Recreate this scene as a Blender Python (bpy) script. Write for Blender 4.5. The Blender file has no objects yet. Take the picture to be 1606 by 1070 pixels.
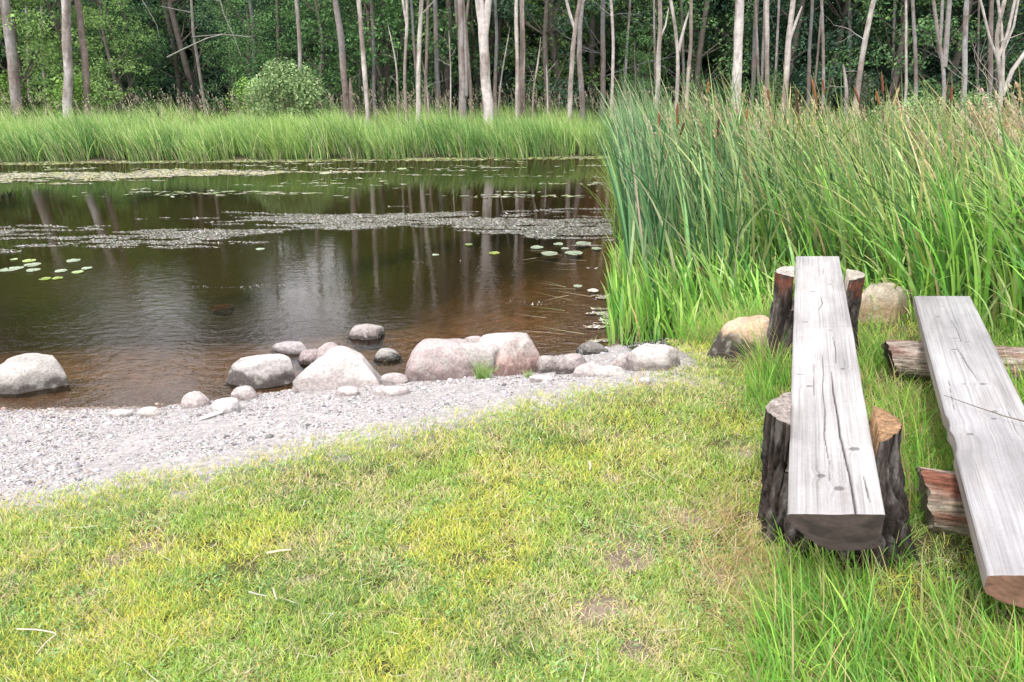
import bpy, math, random
import numpy as np

# ------------------------------------------------------------------ camera, world, sun, exposure
S = bpy.context.scene
COL = S.collection
R = math.radians
random.seed(7)
rng = np.random.default_rng(7)

F = 1205.0                    # focal length in pixels of the 1606 px wide photograph
CAMZ = 1.65
PITCH = math.atan((535 - 85) / F)
cd = bpy.data.cameras.new('camera')
cd.sensor_width = 36.0
cd.lens = F / 1606 * 36.0
cd.clip_start = 0.05
cd.clip_end = 2000
cam = bpy.data.objects.new('camera', cd)
COL.objects.link(cam)
cam.location = (0, 0, CAMZ)
cam.rotation_euler = (math.pi / 2 - PITCH, 0, 0)
S.camera = cam

SUN_EL, SUN_AZ = R(52), R(-28)          # azimuth measured from -Y (behind the camera) towards -X
w = bpy.data.worlds.new('World')
S.world = w
w.use_nodes = True
nt = w.node_tree
nt.nodes.clear()
sky = nt.nodes.new('ShaderNodeTexSky')
sky.sky_type = 'NISHITA'
sky.sun_disc = False
sky.sun_elevation = SUN_EL
sky.sun_rotation = R(208)
sky.dust_density = 3.0
sky.ozone_density = 1.0
bg = nt.nodes.new('ShaderNodeBackground')
bg.inputs['Strength'].default_value = 0.12
tc = nt.nodes.new('ShaderNodeTexCoord')
mp = nt.nodes.new('ShaderNodeMapping')
mp.inputs['Scale'].default_value = (1, 1, 2.4)
cn = nt.nodes.new('ShaderNodeTexNoise')
cn.inputs['Scale'].default_value = 2.2
cn.inputs['Detail'].default_value = 7
cr = nt.nodes.new('ShaderNodeValToRGB')
cr.color_ramp.elements[0].position = 0.30
cr.color_ramp.elements[0].color = (0.55, 0.55, 0.55, 1)
cr.color_ramp.elements[1].position = 0.6
cr.color_ramp.elements[1].color = (1, 1, 1, 1)
mx = nt.nodes.new('ShaderNodeMix')
mx.data_type = 'RGBA'
mx.inputs[7].default_value = (14.5, 14.1, 14.6, 1)      # thin bright overcast
out = nt.nodes.new('ShaderNodeOutputWorld')
L = nt.links.new
L(tc.outputs['Generated'], mp.inputs[0]); L(mp.outputs[0], cn.inputs['Vector'])
L(cn.outputs['Fac'], cr.inputs[0]); L(cr.outputs[0], mx.inputs[0])
L(sky.outputs[0], mx.inputs[6]); L(mx.outputs[2], bg.inputs[0]); L(bg.outputs[0], out.inputs[0])

sl = bpy.data.lights.new('sun', 'SUN')
sl.energy = 2.4
sl.angle = R(11)
sl.color = (1.0, 0.96, 0.90)
so = bpy.data.objects.new('sun', sl)
COL.objects.link(so)
so.rotation_euler = (math.pi / 2 - SUN_EL, 0, SUN_AZ)

S.view_settings.view_transform = 'Standard'
S.view_settings.look = 'None'
S.view_settings.gamma = 1.0
S.view_settings.exposure = 0.60
S.cycles.max_bounces = 8
S.cycles.diffuse_bounces = 3
S.cycles.glossy_bounces = 3
S.cycles.transmission_bounces = 3
S.cycles.transparent_max_bounces = 6
S.cycles.use_denoising = True

# ------------------------------------------------------------------ numpy noise
def _hash(ix, iy, iz, seed):
    h = (ix.astype(np.int64) * 374761393 + iy.astype(np.int64) * 668265263 + iz.astype(np.int64) * 2147483647 + seed * 974711) & 0xffffffff
    h = ((h ^ (h >> 13)) * 1274126177) & 0xffffffff
    h = ((h ^ (h >> 16)) * 2246822519) & 0xffffffff
    return ((h ^ (h >> 15)) & 0xffffff) / float(0xffffff)

def vnoise(x, y, z=0.0, seed=0):
    x = np.asarray(x, float); y = np.asarray(y, float) + 0 * x; z = np.asarray(z, float) + 0 * x
    ix, iy, iz = np.floor(x), np.floor(y), np.floor(z)
    fx, fy, fz = x - ix, y - iy, z - iz
    fx = fx * fx * (3 - 2 * fx); fy = fy * fy * (3 - 2 * fy); fz = fz * fz * (3 - 2 * fz)
    r = 0
    for a in (0, 1):
        for b in (0, 1):
            for c in (0, 1):
                r = r + _hash(ix + a, iy + b, iz + c, seed) * (fx if a else 1 - fx) * (fy if b else 1 - fy) * (fz if c else 1 - fz)
    return r

def fbm(x, y, z=0.0, seed=0, oct=4):
    s, a, t = 0, 1.0, 0
    for o in range(oct):
        k = 2.03 ** o; x_, y_, z_ = np.asarray(x) * k, np.asarray(y) * k, np.asarray(z) * k
        s = s + a * vnoise(.71 * x_ - .55 * y_ + .43 * z_ + 7.7, .66 * x_ + .72 * y_ - .2 * z_, -.2 * x_ + .43 * y_ + .88 * z_ + 3.1 * o, seed + o * 17)
        t += a; a *= 0.5
    return s / t

def sstep(a, b, x):
    t = np.clip((np.asarray(x, float) - a) / (b - a), 0, 1)
    return t * t * (3 - 2 * t)

# ------------------------------------------------------------------ mesh and object helpers
def mesh_np(name, verts, faces, nper, mats, cols=None, smooth=False, matidx=None):
    """verts (n,3); faces (m,nper)"""
    me = bpy.data.meshes.new(name)
    verts = np.ascontiguousarray(verts, dtype=np.float32)
    faces = np.ascontiguousarray(faces, dtype=np.int32)
    me.vertices.add(len(verts)); me.vertices.foreach_set('co', verts.ravel())
    me.loops.add(faces.size); me.loops.foreach_set('vertex_index', faces.ravel())
    me.polygons.add(len(faces))
    me.polygons.foreach_set('loop_start', np.arange(0, faces.size, nper, dtype=np.int32))
    if matidx is not None:
        me.polygons.foreach_set('material_index', np.ascontiguousarray(matidx, dtype=np.int32))
    me.polygons.foreach_set('use_smooth', np.full(len(faces), smooth, dtype=bool))
    me.update(calc_edges=True)
    if cols is not None:
        at = me.attributes.new('Col', 'FLOAT_COLOR', 'POINT')
        c = np.ones((len(verts), 4), np.float32); c[:, :3] = cols
        at.data.foreach_set('color', c.ravel())
    for m in (mats if isinstance(mats, (list, tuple)) else [mats]):
        me.materials.append(m)
    return me

def link(name, me, parent=None):
    o = bpy.data.objects.new(name, me)
    COL.objects.link(o)
    if parent: o.parent = parent
    return o

def tag(o, label=None, cat=None, group=None, kind=None):
    if label: o['label'] = label
    if cat: o['category'] = cat
    if group: o['group'] = group
    if kind: o['kind'] = kind
    return o

def empty(name, loc=(0, 0, 0)):
    o = bpy.data.objects.new(name, None)
    o.empty_display_size = 0.2
    COL.objects.link(o); o.location = loc
    return o

class Buf:
    """collects quads with per-vertex colours"""
    def __init__(s): s.v = []; s.f = []; s.c = []; s.n = 0
    def add(s, v, f, c):
        v = np.asarray(v, float); s.v.append(v); s.f.append(np.asarray(f) + s.n)
        s.c.append(np.broadcast_to(np.asarray(c, float), v.shape).copy()); s.n += len(v)
    def mesh(s, name, mat, smooth=True):
        return mesh_np(name, np.concatenate(s.v), np.concatenate(s.f), 4, mat, np.concatenate(s.c), smooth)

def tube(path, rad, n=8, wob=0.0, seed=0):
    """closed tube along a path; returns verts, quads"""
    p = np.asarray(path, float); rad = np.asarray(rad, float)
    t = np.gradient(p, axis=0); t /= np.linalg.norm(t, axis=1)[:, None] + 1e-9
    ref = np.array([0, 0, 1.0]) if abs(t[0][2]) < 0.8 else np.array([0.0, 1, 0])
    a = np.cross(t, ref); a /= np.linalg.norm(a, axis=1)[:, None] + 1e-9
    b = np.cross(t, a)
    th = np.linspace(0, 2 * math.pi, n, endpoint=False)
    rr = rad[:, None] * np.ones(n)[None]
    if wob:
        rr = rr * (1 + wob * (2 * fbm(np.cos(th)[None] * 1.5 + 0 * rr, np.sin(th)[None] * 1.5 + 0 * rr, np.arange(len(p))[:, None] * 0.5 + 0 * rr, seed, 3) - 1))
    v = p[:, None, :] + a[:, None, :] * (np.cos(th)[None, :, None] * rr[:, :, None]) + b[:, None, :] * (np.sin(th)[None, :, None] * rr[:, :, None])
    v = v.reshape(-1, 3)
    i = np.arange(len(p) - 1)[:, None] * n; j = np.arange(n)[None]
    q = np.stack([i + j, i + (j + 1) % n, i + n + (j + 1) % n, i + n + j], -1).reshape(-1, 4)
    return v, q

# ------------------------------------------------------------------ materials
def nodes_of(name):
    m = bpy.data.materials.new(name); m.use_nodes = True
    t = m.node_tree; t.nodes.clear()
    return m, t, t.nodes.new, t.links.new

def attr_mat(name, rough=0.7, transl=0.0, spec=0.3, noise=None, bump=None, objvar=0.0):
    """colour from the per-vertex tint of the thing itself, with optional procedural noise and bump"""
    m, t, N, K = nodes_of(name)
    at = N('ShaderNodeAttribute'); at.attribute_name = 'Col'
    col = at.outputs['Color']
    tcn = N('ShaderNodeTexCoord')
    if noise:
        sc, lo, hi = noise
        nz = N('ShaderNodeTexNoise'); nz.inputs['Scale'].default_value = sc; nz.inputs['Detail'].default_value = 8
        nz.inputs['Roughness'].default_value = 0.65
        K(tcn.outputs['Object'], nz.inputs['Vector'])
        mr = N('ShaderNodeMapRange'); mr.inputs[1].default_value = 0.3; mr.inputs[2].default_value = 0.7
        mr.inputs[3].default_value = lo; mr.inputs[4].default_value = hi
        K(nz.outputs['Fac'], mr.inputs[0])
        mm = N('ShaderNodeVectorMath'); mm.operation = 'SCALE'
        K(col, mm.inputs[0]); K(mr.outputs[0], mm.inputs['Scale']); col = mm.outputs[0]
    if objvar:
        oi = N('ShaderNodeObjectInfo')
        mr2 = N('ShaderNodeMapRange'); mr2.inputs[3].default_value = 1 - objvar; mr2.inputs[4].default_value = 1 + objvar
        K(oi.outputs['Random'], mr2.inputs[0])
        mm2 = N('ShaderNodeVectorMath'); mm2.operation = 'SCALE'
        K(col, mm2.inputs[0]); K(mr2.outputs[0], mm2.inputs['Scale']); col = mm2.outputs[0]
    p = N('ShaderNodeBsdfPrincipled'); p.inputs['Roughness'].default_value = rough
    p.inputs['Specular IOR Level'].default_value = spec
    K(col, p.inputs['Base Color'])
    if bump:
        sc, st, dist = bump
        nb = N('ShaderNodeTexNoise'); nb.inputs['Scale'].default_value = sc; nb.inputs['Detail'].default_value = 9
        nb.inputs['Roughness'].default_value = 0.7
        K(tcn.outputs['Object'], nb.inputs['Vector'])
        bp = N('ShaderNodeBump'); bp.inputs['Strength'].default_value = st; bp.inputs['Distance'].default_value = dist
        K(nb.outputs['Fac'], bp.inputs['Height']); K(bp.outputs[0], p.inputs['Normal'])
    o = N('ShaderNodeOutputMaterial')
    if transl:
        tr = N('ShaderNodeBsdfTranslucent'); K(col, tr.inputs[0])
        ms = N('ShaderNodeMixShader'); ms.inputs[0].default_value = transl
        K(p.outputs[0], ms.inputs[1]); K(tr.outputs[0], ms.inputs[2]); K(ms.outputs[0], o.inputs[0])
    else:
        K(p.outputs[0], o.inputs[0])
    return m

M_grass = attr_mat('grass_blades', 0.55, 0.30, 0.25)
M_reed = attr_mat('reed_blades', 0.42, 0.25, 0.4)
M_leaf = attr_mat('leaves', 0.6, 0.30, 0.15, objvar=0.18)
M_bark = attr_mat('bark', 0.9, 0, 0.1, noise=(9, 0.62, 1.25), bump=(30, 0.7, 0.02))
M_wood = attr_mat('weathered_wood', 0.72, 0, 0.25, noise=(60, 0.93, 1.05), bump=(220, 0.25, 0.002))
M_stump = attr_mat('stump_wood', 0.85, 0, 0.2, noise=(55, 0.7, 1.25), bump=(140, 0.6, 0.006))
def fibre_mat(name, scl, base=55):
    m, t, N, K = nodes_of(name)
    at = N('ShaderNodeAttribute'); at.attribute_name = 'Col'
    tcn = N('ShaderNodeTexCoord'); mpg = N('ShaderNodeMapping'); mpg.inputs['Scale'].default_value = scl
    K(tcn.outputs['Object'], mpg.inputs[0])
    a = N('ShaderNodeTexNoise'); a.inputs['Scale'].default_value = base; a.inputs['Detail'].default_value = 10; a.inputs['Roughness'].default_value = .75; a.inputs['Distortion'].default_value = .6
    b = N('ShaderNodeTexNoise'); b.inputs['Scale'].default_value = base * .5; b.inputs['Detail'].default_value = 8; b.inputs['Roughness'].default_value = .7
    K(mpg.outputs[0], a.inputs['Vector']); K(tcn.outputs['Object'], b.inputs['Vector'])
    mr = N('ShaderNodeMapRange'); mr.inputs[1].default_value = .32; mr.inputs[2].default_value = .68; mr.inputs[3].default_value = .35; mr.inputs[4].default_value = 1.6
    K(a.outputs['Fac'], mr.inputs[0])
    mq = N('ShaderNodeMapRange'); mq.inputs[1].default_value = .35; mq.inputs[2].default_value = .65; mq.inputs[3].default_value = .7; mq.inputs[4].default_value = 1.25
    K(b.outputs['Fac'], mq.inputs[0])
    mu = N('ShaderNodeMath'); mu.operation = 'MULTIPLY'; K(mr.outputs[0], mu.inputs[0]); K(mq.outputs[0], mu.inputs[1])
    mm = N('ShaderNodeVectorMath'); mm.operation = 'SCALE'; K(at.outputs['Color'], mm.inputs[0]); K(mu.outputs[0], mm.inputs['Scale'])
    p = N('ShaderNodeBsdfPrincipled'); p.inputs['Roughness'].default_value = .9; p.inputs['Specular IOR Level'].default_value = .12
    K(mm.outputs[0], p.inputs['Base Color'])
    bp = N('ShaderNodeBump'); bp.inputs['Strength'].default_value = .9; bp.inputs['Distance'].default_value = .012
    K(mu.outputs[0], bp.inputs['Height']); K(bp.outputs[0], p.inputs['Normal'])
    o = N('ShaderNodeOutputMaterial'); K(p.outputs[0], o.inputs[0])
    return m
M_stump = fibre_mat('stump_bark', (1, 1, .22)); M_log = fibre_mat('split_log_wood', (.12, 1, 1), 70)
M_rock = attr_mat('granite', 0.85, 0, 0.2, noise=(60, 0.62, 1.22), bump=(48, 1.0, 0.014))
M_pebble = attr_mat('pebbles', 0.85, 0, 0.2, noise=(120, 0.85, 1.12))
M_float = attr_mat('floating_weed', 0.6, 0, 0.3)
M_pad = attr_mat('lily_leaf', 0.22, 0, 0.6)
M_plume = attr_mat('seed_plumes', 0.8, 0.3, 0.1)

# ground
m, t, N, K = nodes_of('earth')
at = N('ShaderNodeAttribute'); at.attribute_name = 'Col'
g = N('ShaderNodeNewGeometry')
n1 = N('ShaderNodeTexNoise'); n1.inputs['Scale'].default_value = 26; n1.inputs['Detail'].default_value = 10; n1.inputs['Roughness'].default_value = 0.75
K(g.outputs['Position'], n1.inputs['Vector'])
mr = N('ShaderNodeMapRange'); mr.inputs[1].default_value = 0.32; mr.inputs[2].default_value = 0.68; mr.inputs[3].default_value = 0.6; mr.inputs[4].default_value = 1.3
K(n1.outputs['Fac'], mr.inputs[0])
mm = N('ShaderNodeVectorMath'); mm.operation = 'SCALE'; K(at.outputs['Color'], mm.inputs[0]); K(mr.outputs[0], mm.inputs['Scale'])
vo = N('ShaderNodeTexVoronoi'); vo.inputs['Scale'].default_value = 55; K(g.outputs['Position'], vo.inputs['Vector'])
mr3 = N('ShaderNodeMapRange'); mr3.inputs[1].default_value = 0.0; mr3.inputs[2].default_value = 0.6; mr3.inputs[3].default_value = 1.1; mr3.inputs[4].default_value = 0.75
K(vo.outputs['Distance'], mr3.inputs[0])
mm3 = N('ShaderNodeVectorMath'); mm3.operation = 'SCALE'; K(mm.outputs[0], mm3.inputs[0]); K(mr3.outputs[0], mm3.inputs['Scale'])
p = N('ShaderNodeBsdfPrincipled'); p.inputs['Roughness'].default_value = 0.95; p.inputs['Specular IOR Level'].default_value = 0.1
K(mm3.outputs[0], p.inputs['Base Color'])
bp = N('ShaderNodeBump'); bp.inputs['Strength'].default_value = 0.6; bp.inputs['Distance'].default_value = 0.012
K(n1.outputs['Fac'], bp.inputs['Height']); K(bp.outputs[0], p.inputs['Normal'])
o = N('ShaderNodeOutputMaterial'); K(p.outputs[0], o.inputs[0])
M_earth = m

# water: a clear, tea-coloured surface that mirrors by Fresnel
m, t, N, K = nodes_of('pond_water')
g = N('ShaderNodeNewGeometry')
mpp = N('ShaderNodeMapping'); mpp.inputs['Scale'].default_value = (1.0, 1.9, 1.0)
K(g.outputs['Position'], mpp.inputs[0])
na = N('ShaderNodeTexNoise'); na.inputs['Scale'].default_value = 7.5; na.inputs['Detail'].default_value = 3; na.inputs['Roughness'].default_value = 0.55
nb = N('ShaderNodeTexNoise'); nb.inputs['Scale'].default_value = 24; nb.inputs['Detail'].default_value = 2
nc = N('ShaderNodeTexNoise'); nc.inputs['Scale'].default_value = 0.45; nc.inputs['Detail'].default_value = 2
K(mpp.outputs[0], na.inputs['Vector']); K(mpp.outputs[0], nb.inputs['Vector']); K(g.outputs['Position'], nc.inputs['Vector'])
ad = N('ShaderNodeMath'); ad.operation = 'MULTIPLY_ADD'; ad.inputs[1].default_value = 0.35
K(nb.outputs['Fac'], ad.inputs[0]); K(na.outputs['Fac'], ad.inputs[2])
mrr = N('ShaderNodeMapRange'); mrr.inputs[1].default_value = 0.35; mrr.inputs[2].default_value = 0.65; mrr.inputs[3].default_value = 0.12; mrr.inputs[4].default_value = 1.0
K(nc.outputs['Fac'], mrr.inputs[0])
bp = N('ShaderNodeBump'); bp.inputs['Distance'].default_value = 0.0085
K(ad.outputs[0], bp.inputs['Height']); sx_ = N('ShaderNodeSeparateXYZ'); K(g.outputs['Position'], sx_.inputs[0])
mf = N('ShaderNodeMapRange'); mf.interpolation_type = 'SMOOTHSTEP'; mf.inputs[1].default_value = 5.6; mf.inputs[2].default_value = 8.6; mf.inputs[3].default_value = 1.0; mf.inputs[4].default_value = 0.16
K(sx_.outputs['Y'], mf.inputs[0])
mst = N('ShaderNodeMath'); mst.operation = 'MULTIPLY'; K(mrr.outputs[0], mst.inputs[0]); K(mf.outputs[0], mst.inputs[1])
K(mst.outputs[0], bp.inputs['Strength'])
fr = N('ShaderNodeFresnel'); fr.inputs['IOR'].default_value = 1.50; K(bp.outputs[0], fr.inputs['Normal'])
gl = N('ShaderNodeBsdfGlossy'); gl.inputs['Roughness'].default_value = 0.02; K(bp.outputs[0], gl.inputs['Normal'])
tr = N('ShaderNodeBsdfTransparent'); tr.inputs[0].default_value = (0.74, 0.62, 0.44, 1)
ms = N('ShaderNodeMixShader'); K(fr.outputs[0], ms.inputs[0]); K(tr.outputs[0], ms.inputs[1]); K(gl.outputs[0], ms.inputs[2])
o = N('ShaderNodeOutputMaterial'); K(ms.outputs[0], o.inputs[0])
M_water = m

# ------------------------------------------------------------------ lie of the land
WZ = -0.45
def Yl(x): return np.interp(x, [-30, -6, -2.13, -1.75, -1.06, -.49, .235, 1.05, 1.6, 2.6, 4, 30], [1.2, 2.0, 2.77, 2.9, 3.22, 3.46, 3.87, 4.26, 4.7, 5.0, 5.2, 6])
def Yw(x): return np.interp(x, [-30, -6, -3.24, -2.2, -1.6, -.9, .316, .76, 1.4, 3, 8, 30], [3.4, 4.0, 4.41, 4.44, 4.66, 4.9, 5.28, 5.5, 5.75, 6.0, 6.5, 7])
def Yf(x): return np.interp(x, [-60, -10.6, 2, 60], [15.0, 16.2, 17.2, 19])
def Xr(y): return 0.13 * np.asarray(y) + 0.06 + 0.12 * (vnoise(np.asarray(y) * 0.9, 3.3, 0, 5) - .5)

def terrain(x, y):
    x = np.asarray(x, float); y = np.asarray(y, float)
    wob = 0.10 * (fbm(x * 1.7, 0.3, 0, 3, 3) - .5)
    yw, yl, yf, xr = Yw(x) + wob, Yl(x) + wob, Yf(x), Xr(y)
    d = np.minimum(np.minimum(y - yw, yf - y), (xr - x))
    dq = np.maximum(d, 0); depth = .12 * d + .10 * np.maximum(dq - .9, 0) * sstep(.9, 2.4, dq); depth = np.minimum(depth, 1.8)
    zw = WZ - depth
    tt = np.clip((yw - y) / np.maximum(yw - yl, .05), 0, 1)
    beach = WZ + (tt ** 0.8) * (-WZ - .08)
    lawn = -0.08 * np.clip(1 - (yl - y) / 1.6, 0, 1)
    near = np.where(y < yl, lawn, beach)
    marsh = WZ + np.minimum(.07, np.maximum(np.minimum(x - xr, 5), y - yf) * .25)
    land = np.where(y < yw, near, np.minimum(marsh, WZ + .07))
    blend = sstep(0, 1.2, y - yw)
    far = marsh + 0.25 * sstep(2.5, 9, y - yf)
    land = np.where(y > yf, far, land)
    z = np.where(d > 0, zw, np.maximum(land, WZ - .0) if False else land)
    z = z + np.where((y < yl + .1), 0.018 * (fbm(x * 3.1, y * 3.1, 0, 9, 3) - .5) * 2, 0)
    z = z + 0.01 * (vnoise(x * 9, y * 9, 0, 12) - .5)
    return z

CP, SP = math.cos(PITCH), math.sin(PITCH)
def ray(px, py):
    dx, dy = (px - 803) / F, (py - 535) / F
    return np.array([dx, CP - dy * SP, -SP - dy * CP])
def at(px, py, Y):
    """world point at depth Y seen at a place in the photograph"""
    d = ray(px, py); k = Y / d[1]
    return np.array([d[0] * k, Y, CAMZ + d[2] * k])
def onplane(px, py, z):
    d = ray(px, py); k = (z - CAMZ) / d[2]
    return d * k + np.array([0, 0, CAMZ])
def hit(px, py, water=False):
    d = ray(px, py); k = np.linspace(1.2, 40, 6000)
    P = d[None] * k[:, None]; zz = terrain(P[:, 0], P[:, 1])
    if water: zz = np.maximum(zz, WZ)
    i = np.argmax(P[:, 2] + CAMZ < zz)
    return np.array([P[i, 0], P[i, 1], zz[i]])
def scale_at(Y):  # metres per photo pixel near this ground distance
    return Y / 1.0 / F * 1.05

def axis(segs):
    a = []
    for s, e, st in segs: a.append(np.arange(s, e, st))
    return np.unique(np.round(np.concatenate(a), 4))
gx = axis([(-600, -60, 60), (-60, -20, 4), (-20, -5, .4), (-5, 5, .04), (5, 20, .4), (20, 60, 4), (60, 660, 60)])
gy = axis([(-400, -20, 40), (-20, 1, 1), (1, 7, .04), (7, 20, .25), (20, 50, 1.5), (50, 800, 50)])
GX, GY = np.meshgrid(gx, gy)
GZ = terrain(GX, GY)
def bare(x, y):   # worn spots
    s = np.zeros_like(x)
    for (px, py, r) in [(985, 870, .16), (1085, 815, .14), (1010, 1022, .11), (935, 955, .16), (1130, 900, .12), (960, 745, .05), (640, 850, .05), (180, 868, .10), (130, 925, .08), (480, 905, .07), (235, 845, .1), (1180, 710, .12), (1230, 760, .05)]:
        p = onplane(px, py, 0)
        s = np.maximum(s, np.exp(-(((x - p[0]) / r) ** 2 + ((y - p[1]) / (r * .8)) ** 2)))
    return s
x, y, z = GX.ravel(), GY.ravel(), GZ.ravel()
c = np.zeros((len(x), 3))
n_a = fbm(x * 2.2, y * 2.2, 0, 21, 4); n_b = fbm(x * 8, y * 8, 0, 22, 3)
thatch = np.stack([.05 + .10 * n_b, .05 + .09 * n_b, .022 + .04 * n_b], -1)
n_c = fbm(x * 30, y * 30, 0, 24, 2)[:, None]; thatch = thatch * (.5 + n_c)
gravel = np.stack([.34 + .12 * n_b, .32 + .115 * n_b, .315 + .115 * n_b], -1)
wetgr = np.array([.16, .11, .075]); dim_mud = np.array([.058, .048, .030]); bank = np.array([.035, .04, .018])
wob = 0.10 * (fbm(x * 1.7, 0.3, 0, 3, 3) - .5)
onland = (z > WZ)
c[:] = thatch
gmask = sstep(-.50, -.12, (y - Yl(x) - wob) + .35 * (n_a - .5))[:, None]
bb = np.zeros_like(x)
near_ = (y > 1) & (y < 5.5) & (np.abs(x) < 4)
bb[near_] = bare(x[near_], y[near_])
bb = sstep(.35, .7, bb + .9 * (fbm(x * 16, y * 16, 0, 28, 3) - .5))[:, None]
c = c * (1 - bb) + np.array([.27, .215, .165]) * (.6 + .8 * n_b[:, None]) * bb
c = c * (1 - gmask) + gravel * gmask
wm = sstep(.10, 0.0, z - WZ)[:, None]
c = c * (1 - wm) + np.array([.2, .15, .115]) * wm
um = sstep(0.0, .10, WZ - z)[:, None]
bedc = np.array([.27, .18, .12]) * (0.25 + 1.5 * fbm(x * 11, y * 11, 0, 26, 4)[:, None]); bedc = np.where((fbm(x*14,y*14,0,27,2)>.60)[:,None], np.array([.30,.24,.19]), bedc)
beachy = sstep(3.2, .6, y - Yw(x) + 1.2 * (fbm(x * 1.3, y * 2.2, 0, 29, 3) - .5))[:, None]; bedc = bedc * beachy + dim_mud * (1 - beachy)
c = np.where(onland[:, None], c, c * (1 - um) + bedc * um)
dm = sstep(.10, .52, WZ - z + .25 * (fbm(x * 1.6, y * 2.0, 0, 29, 3) - .5))[:, None]; dim_mud = dim_mud * (1 + 0 * dm) + (np.array([.016, .032, .004]) * sstep(6.5, 10, y)[:, None])  # far bed tinted green in place of the mirrored sedge
c = np.where(onland[:, None], c, c * (1 - dm) + dim_mud * dm)  # bed darkened with depth, standing in for light the water absorbs
rb = ((y > 4.9 + 0 * x) & (x > .8) & onland & (y > Yl(x))) | (y > Yf(x))
gr2 = (sstep(.95, 1.25, x) * (y > 4.0) * (y < 5.4) * onland)[:, None]; c = c * (1 - gr2) + thatch * 1.3 * gr2
c = np.where(rb[:, None], bank, c)
nx, ny = len(gx), len(gy)
i = (np.arange(ny - 1)[:, None] * nx + np.arange(nx - 1)[None]).ravel()
quads = np.stack([i, i + 1, i + 1 + nx, i + nx], -1)
gr = link('ground', mesh_np('ground', np.stack([x, y, z], -1), quads, 4, M_earth, c, True))
tag(gr, kind='structure')

wx = np.array([-60, 60.0]); wv = np.array([[-60, 2.2, WZ], [40, 2.2, WZ], [40, 24, WZ], [-60, 24, WZ]])
wv[2:, 1] = 21.5
wm_ = link('water', mesh_np('water', wv, [[0, 1, 2, 3]], 4, M_water)); tag(wm_, kind='structure')

# ------------------------------------------------------------------ blades
def blades(base, length, width, az, lean, bend, col, tipcol=None, K=4, twist=None, taper=1.6, basew=0.7, tipfrom=.6):
    n = len(base); s = np.linspace(0, 1, K + 1)
    ang = lean[:, None] + bend[:, None] * s[None] ** 1.3
    ds = length[:, None] / K
    h = np.concatenate([np.zeros((n, 1)), np.cumsum(np.sin((ang[:, 1:] + ang[:, :-1]) / 2) * ds, 1)], 1)
    v = np.concatenate([np.zeros((n, 1)), np.cumsum(np.cos((ang[:, 1:] + ang[:, :-1]) / 2) * ds, 1)], 1)
    P = np.empty((n, K + 1, 3))
    P[..., 0] = base[:, 0, None] + np.cos(az)[:, None] * h
    P[..., 1] = base[:, 1, None] + np.sin(az)[:, None] * h
    P[..., 2] = base[:, 2, None] + v
    tw = rng.uniform(0, 2 * math.pi, n) if twist is None else twist
    sx, sy = np.cos(tw), np.sin(tw)
    W = width[:, None] * (basew + (1 - basew) * np.minimum(1, s[None] * 3)) * (1 - s[None] ** taper) * .5 + 1e-4
    side = np.stack([sx, sy, np.zeros(n)], -1)[:, None, :] * W[..., None]
    V = np.stack([P - side, P + side], 2).reshape(n, -1, 3)
    k = np.arange(K) * 2
    q = np.stack([k, k + 1, k + 3, k + 2], -1)
    Fq = (np.arange(n)[:, None, None] * (2 * (K + 1)) + q[None]).reshape(-1, 4)
    if tipcol is None: tipcol = col
    tt = sstep(tipfrom, 1, s)[None, :, None]
    C = col[:, None, :] * (1 - tt) + tipcol[:, None, :] * tt
    C = np.repeat(C, 2, axis=1).reshape(-1, 3)
    return V.reshape(-1, 3), Fq, C

def pick(cols, wts, n, jit=.12):
    cols = np.array(cols); wts = np.array(wts, float); wts = wts / wts.sum(-1, keepdims=True)
    if wts.ndim == 1: idx = rng.choice(len(cols), n, p=wts)
    else:
        u = rng.random(n)[:, None]; idx = (np.cumsum(wts, 1) < u).sum(1).clip(0, len(cols) - 1)
    c = cols[idx] * (1 + rng.normal(0, jit, (n, 1))) * (1 + rng.normal(0, jit * .4, (n, 3)))
    return np.clip(c, .005, .9)

def stuffobj(name, parts, mat, label, cat, smooth=False):
    V, Fq, C = [], [], []; n = 0
    for v, f, cc in parts:
        V.append(v); Fq.append(f + n); C.append(cc); n += len(v)
    o = link(name, mesh_np(name, np.concatenate(V), np.concatenate(Fq), 4, mat, np.concatenate(C), smooth))
    return tag(o, label, cat, kind='stuff')

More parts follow.
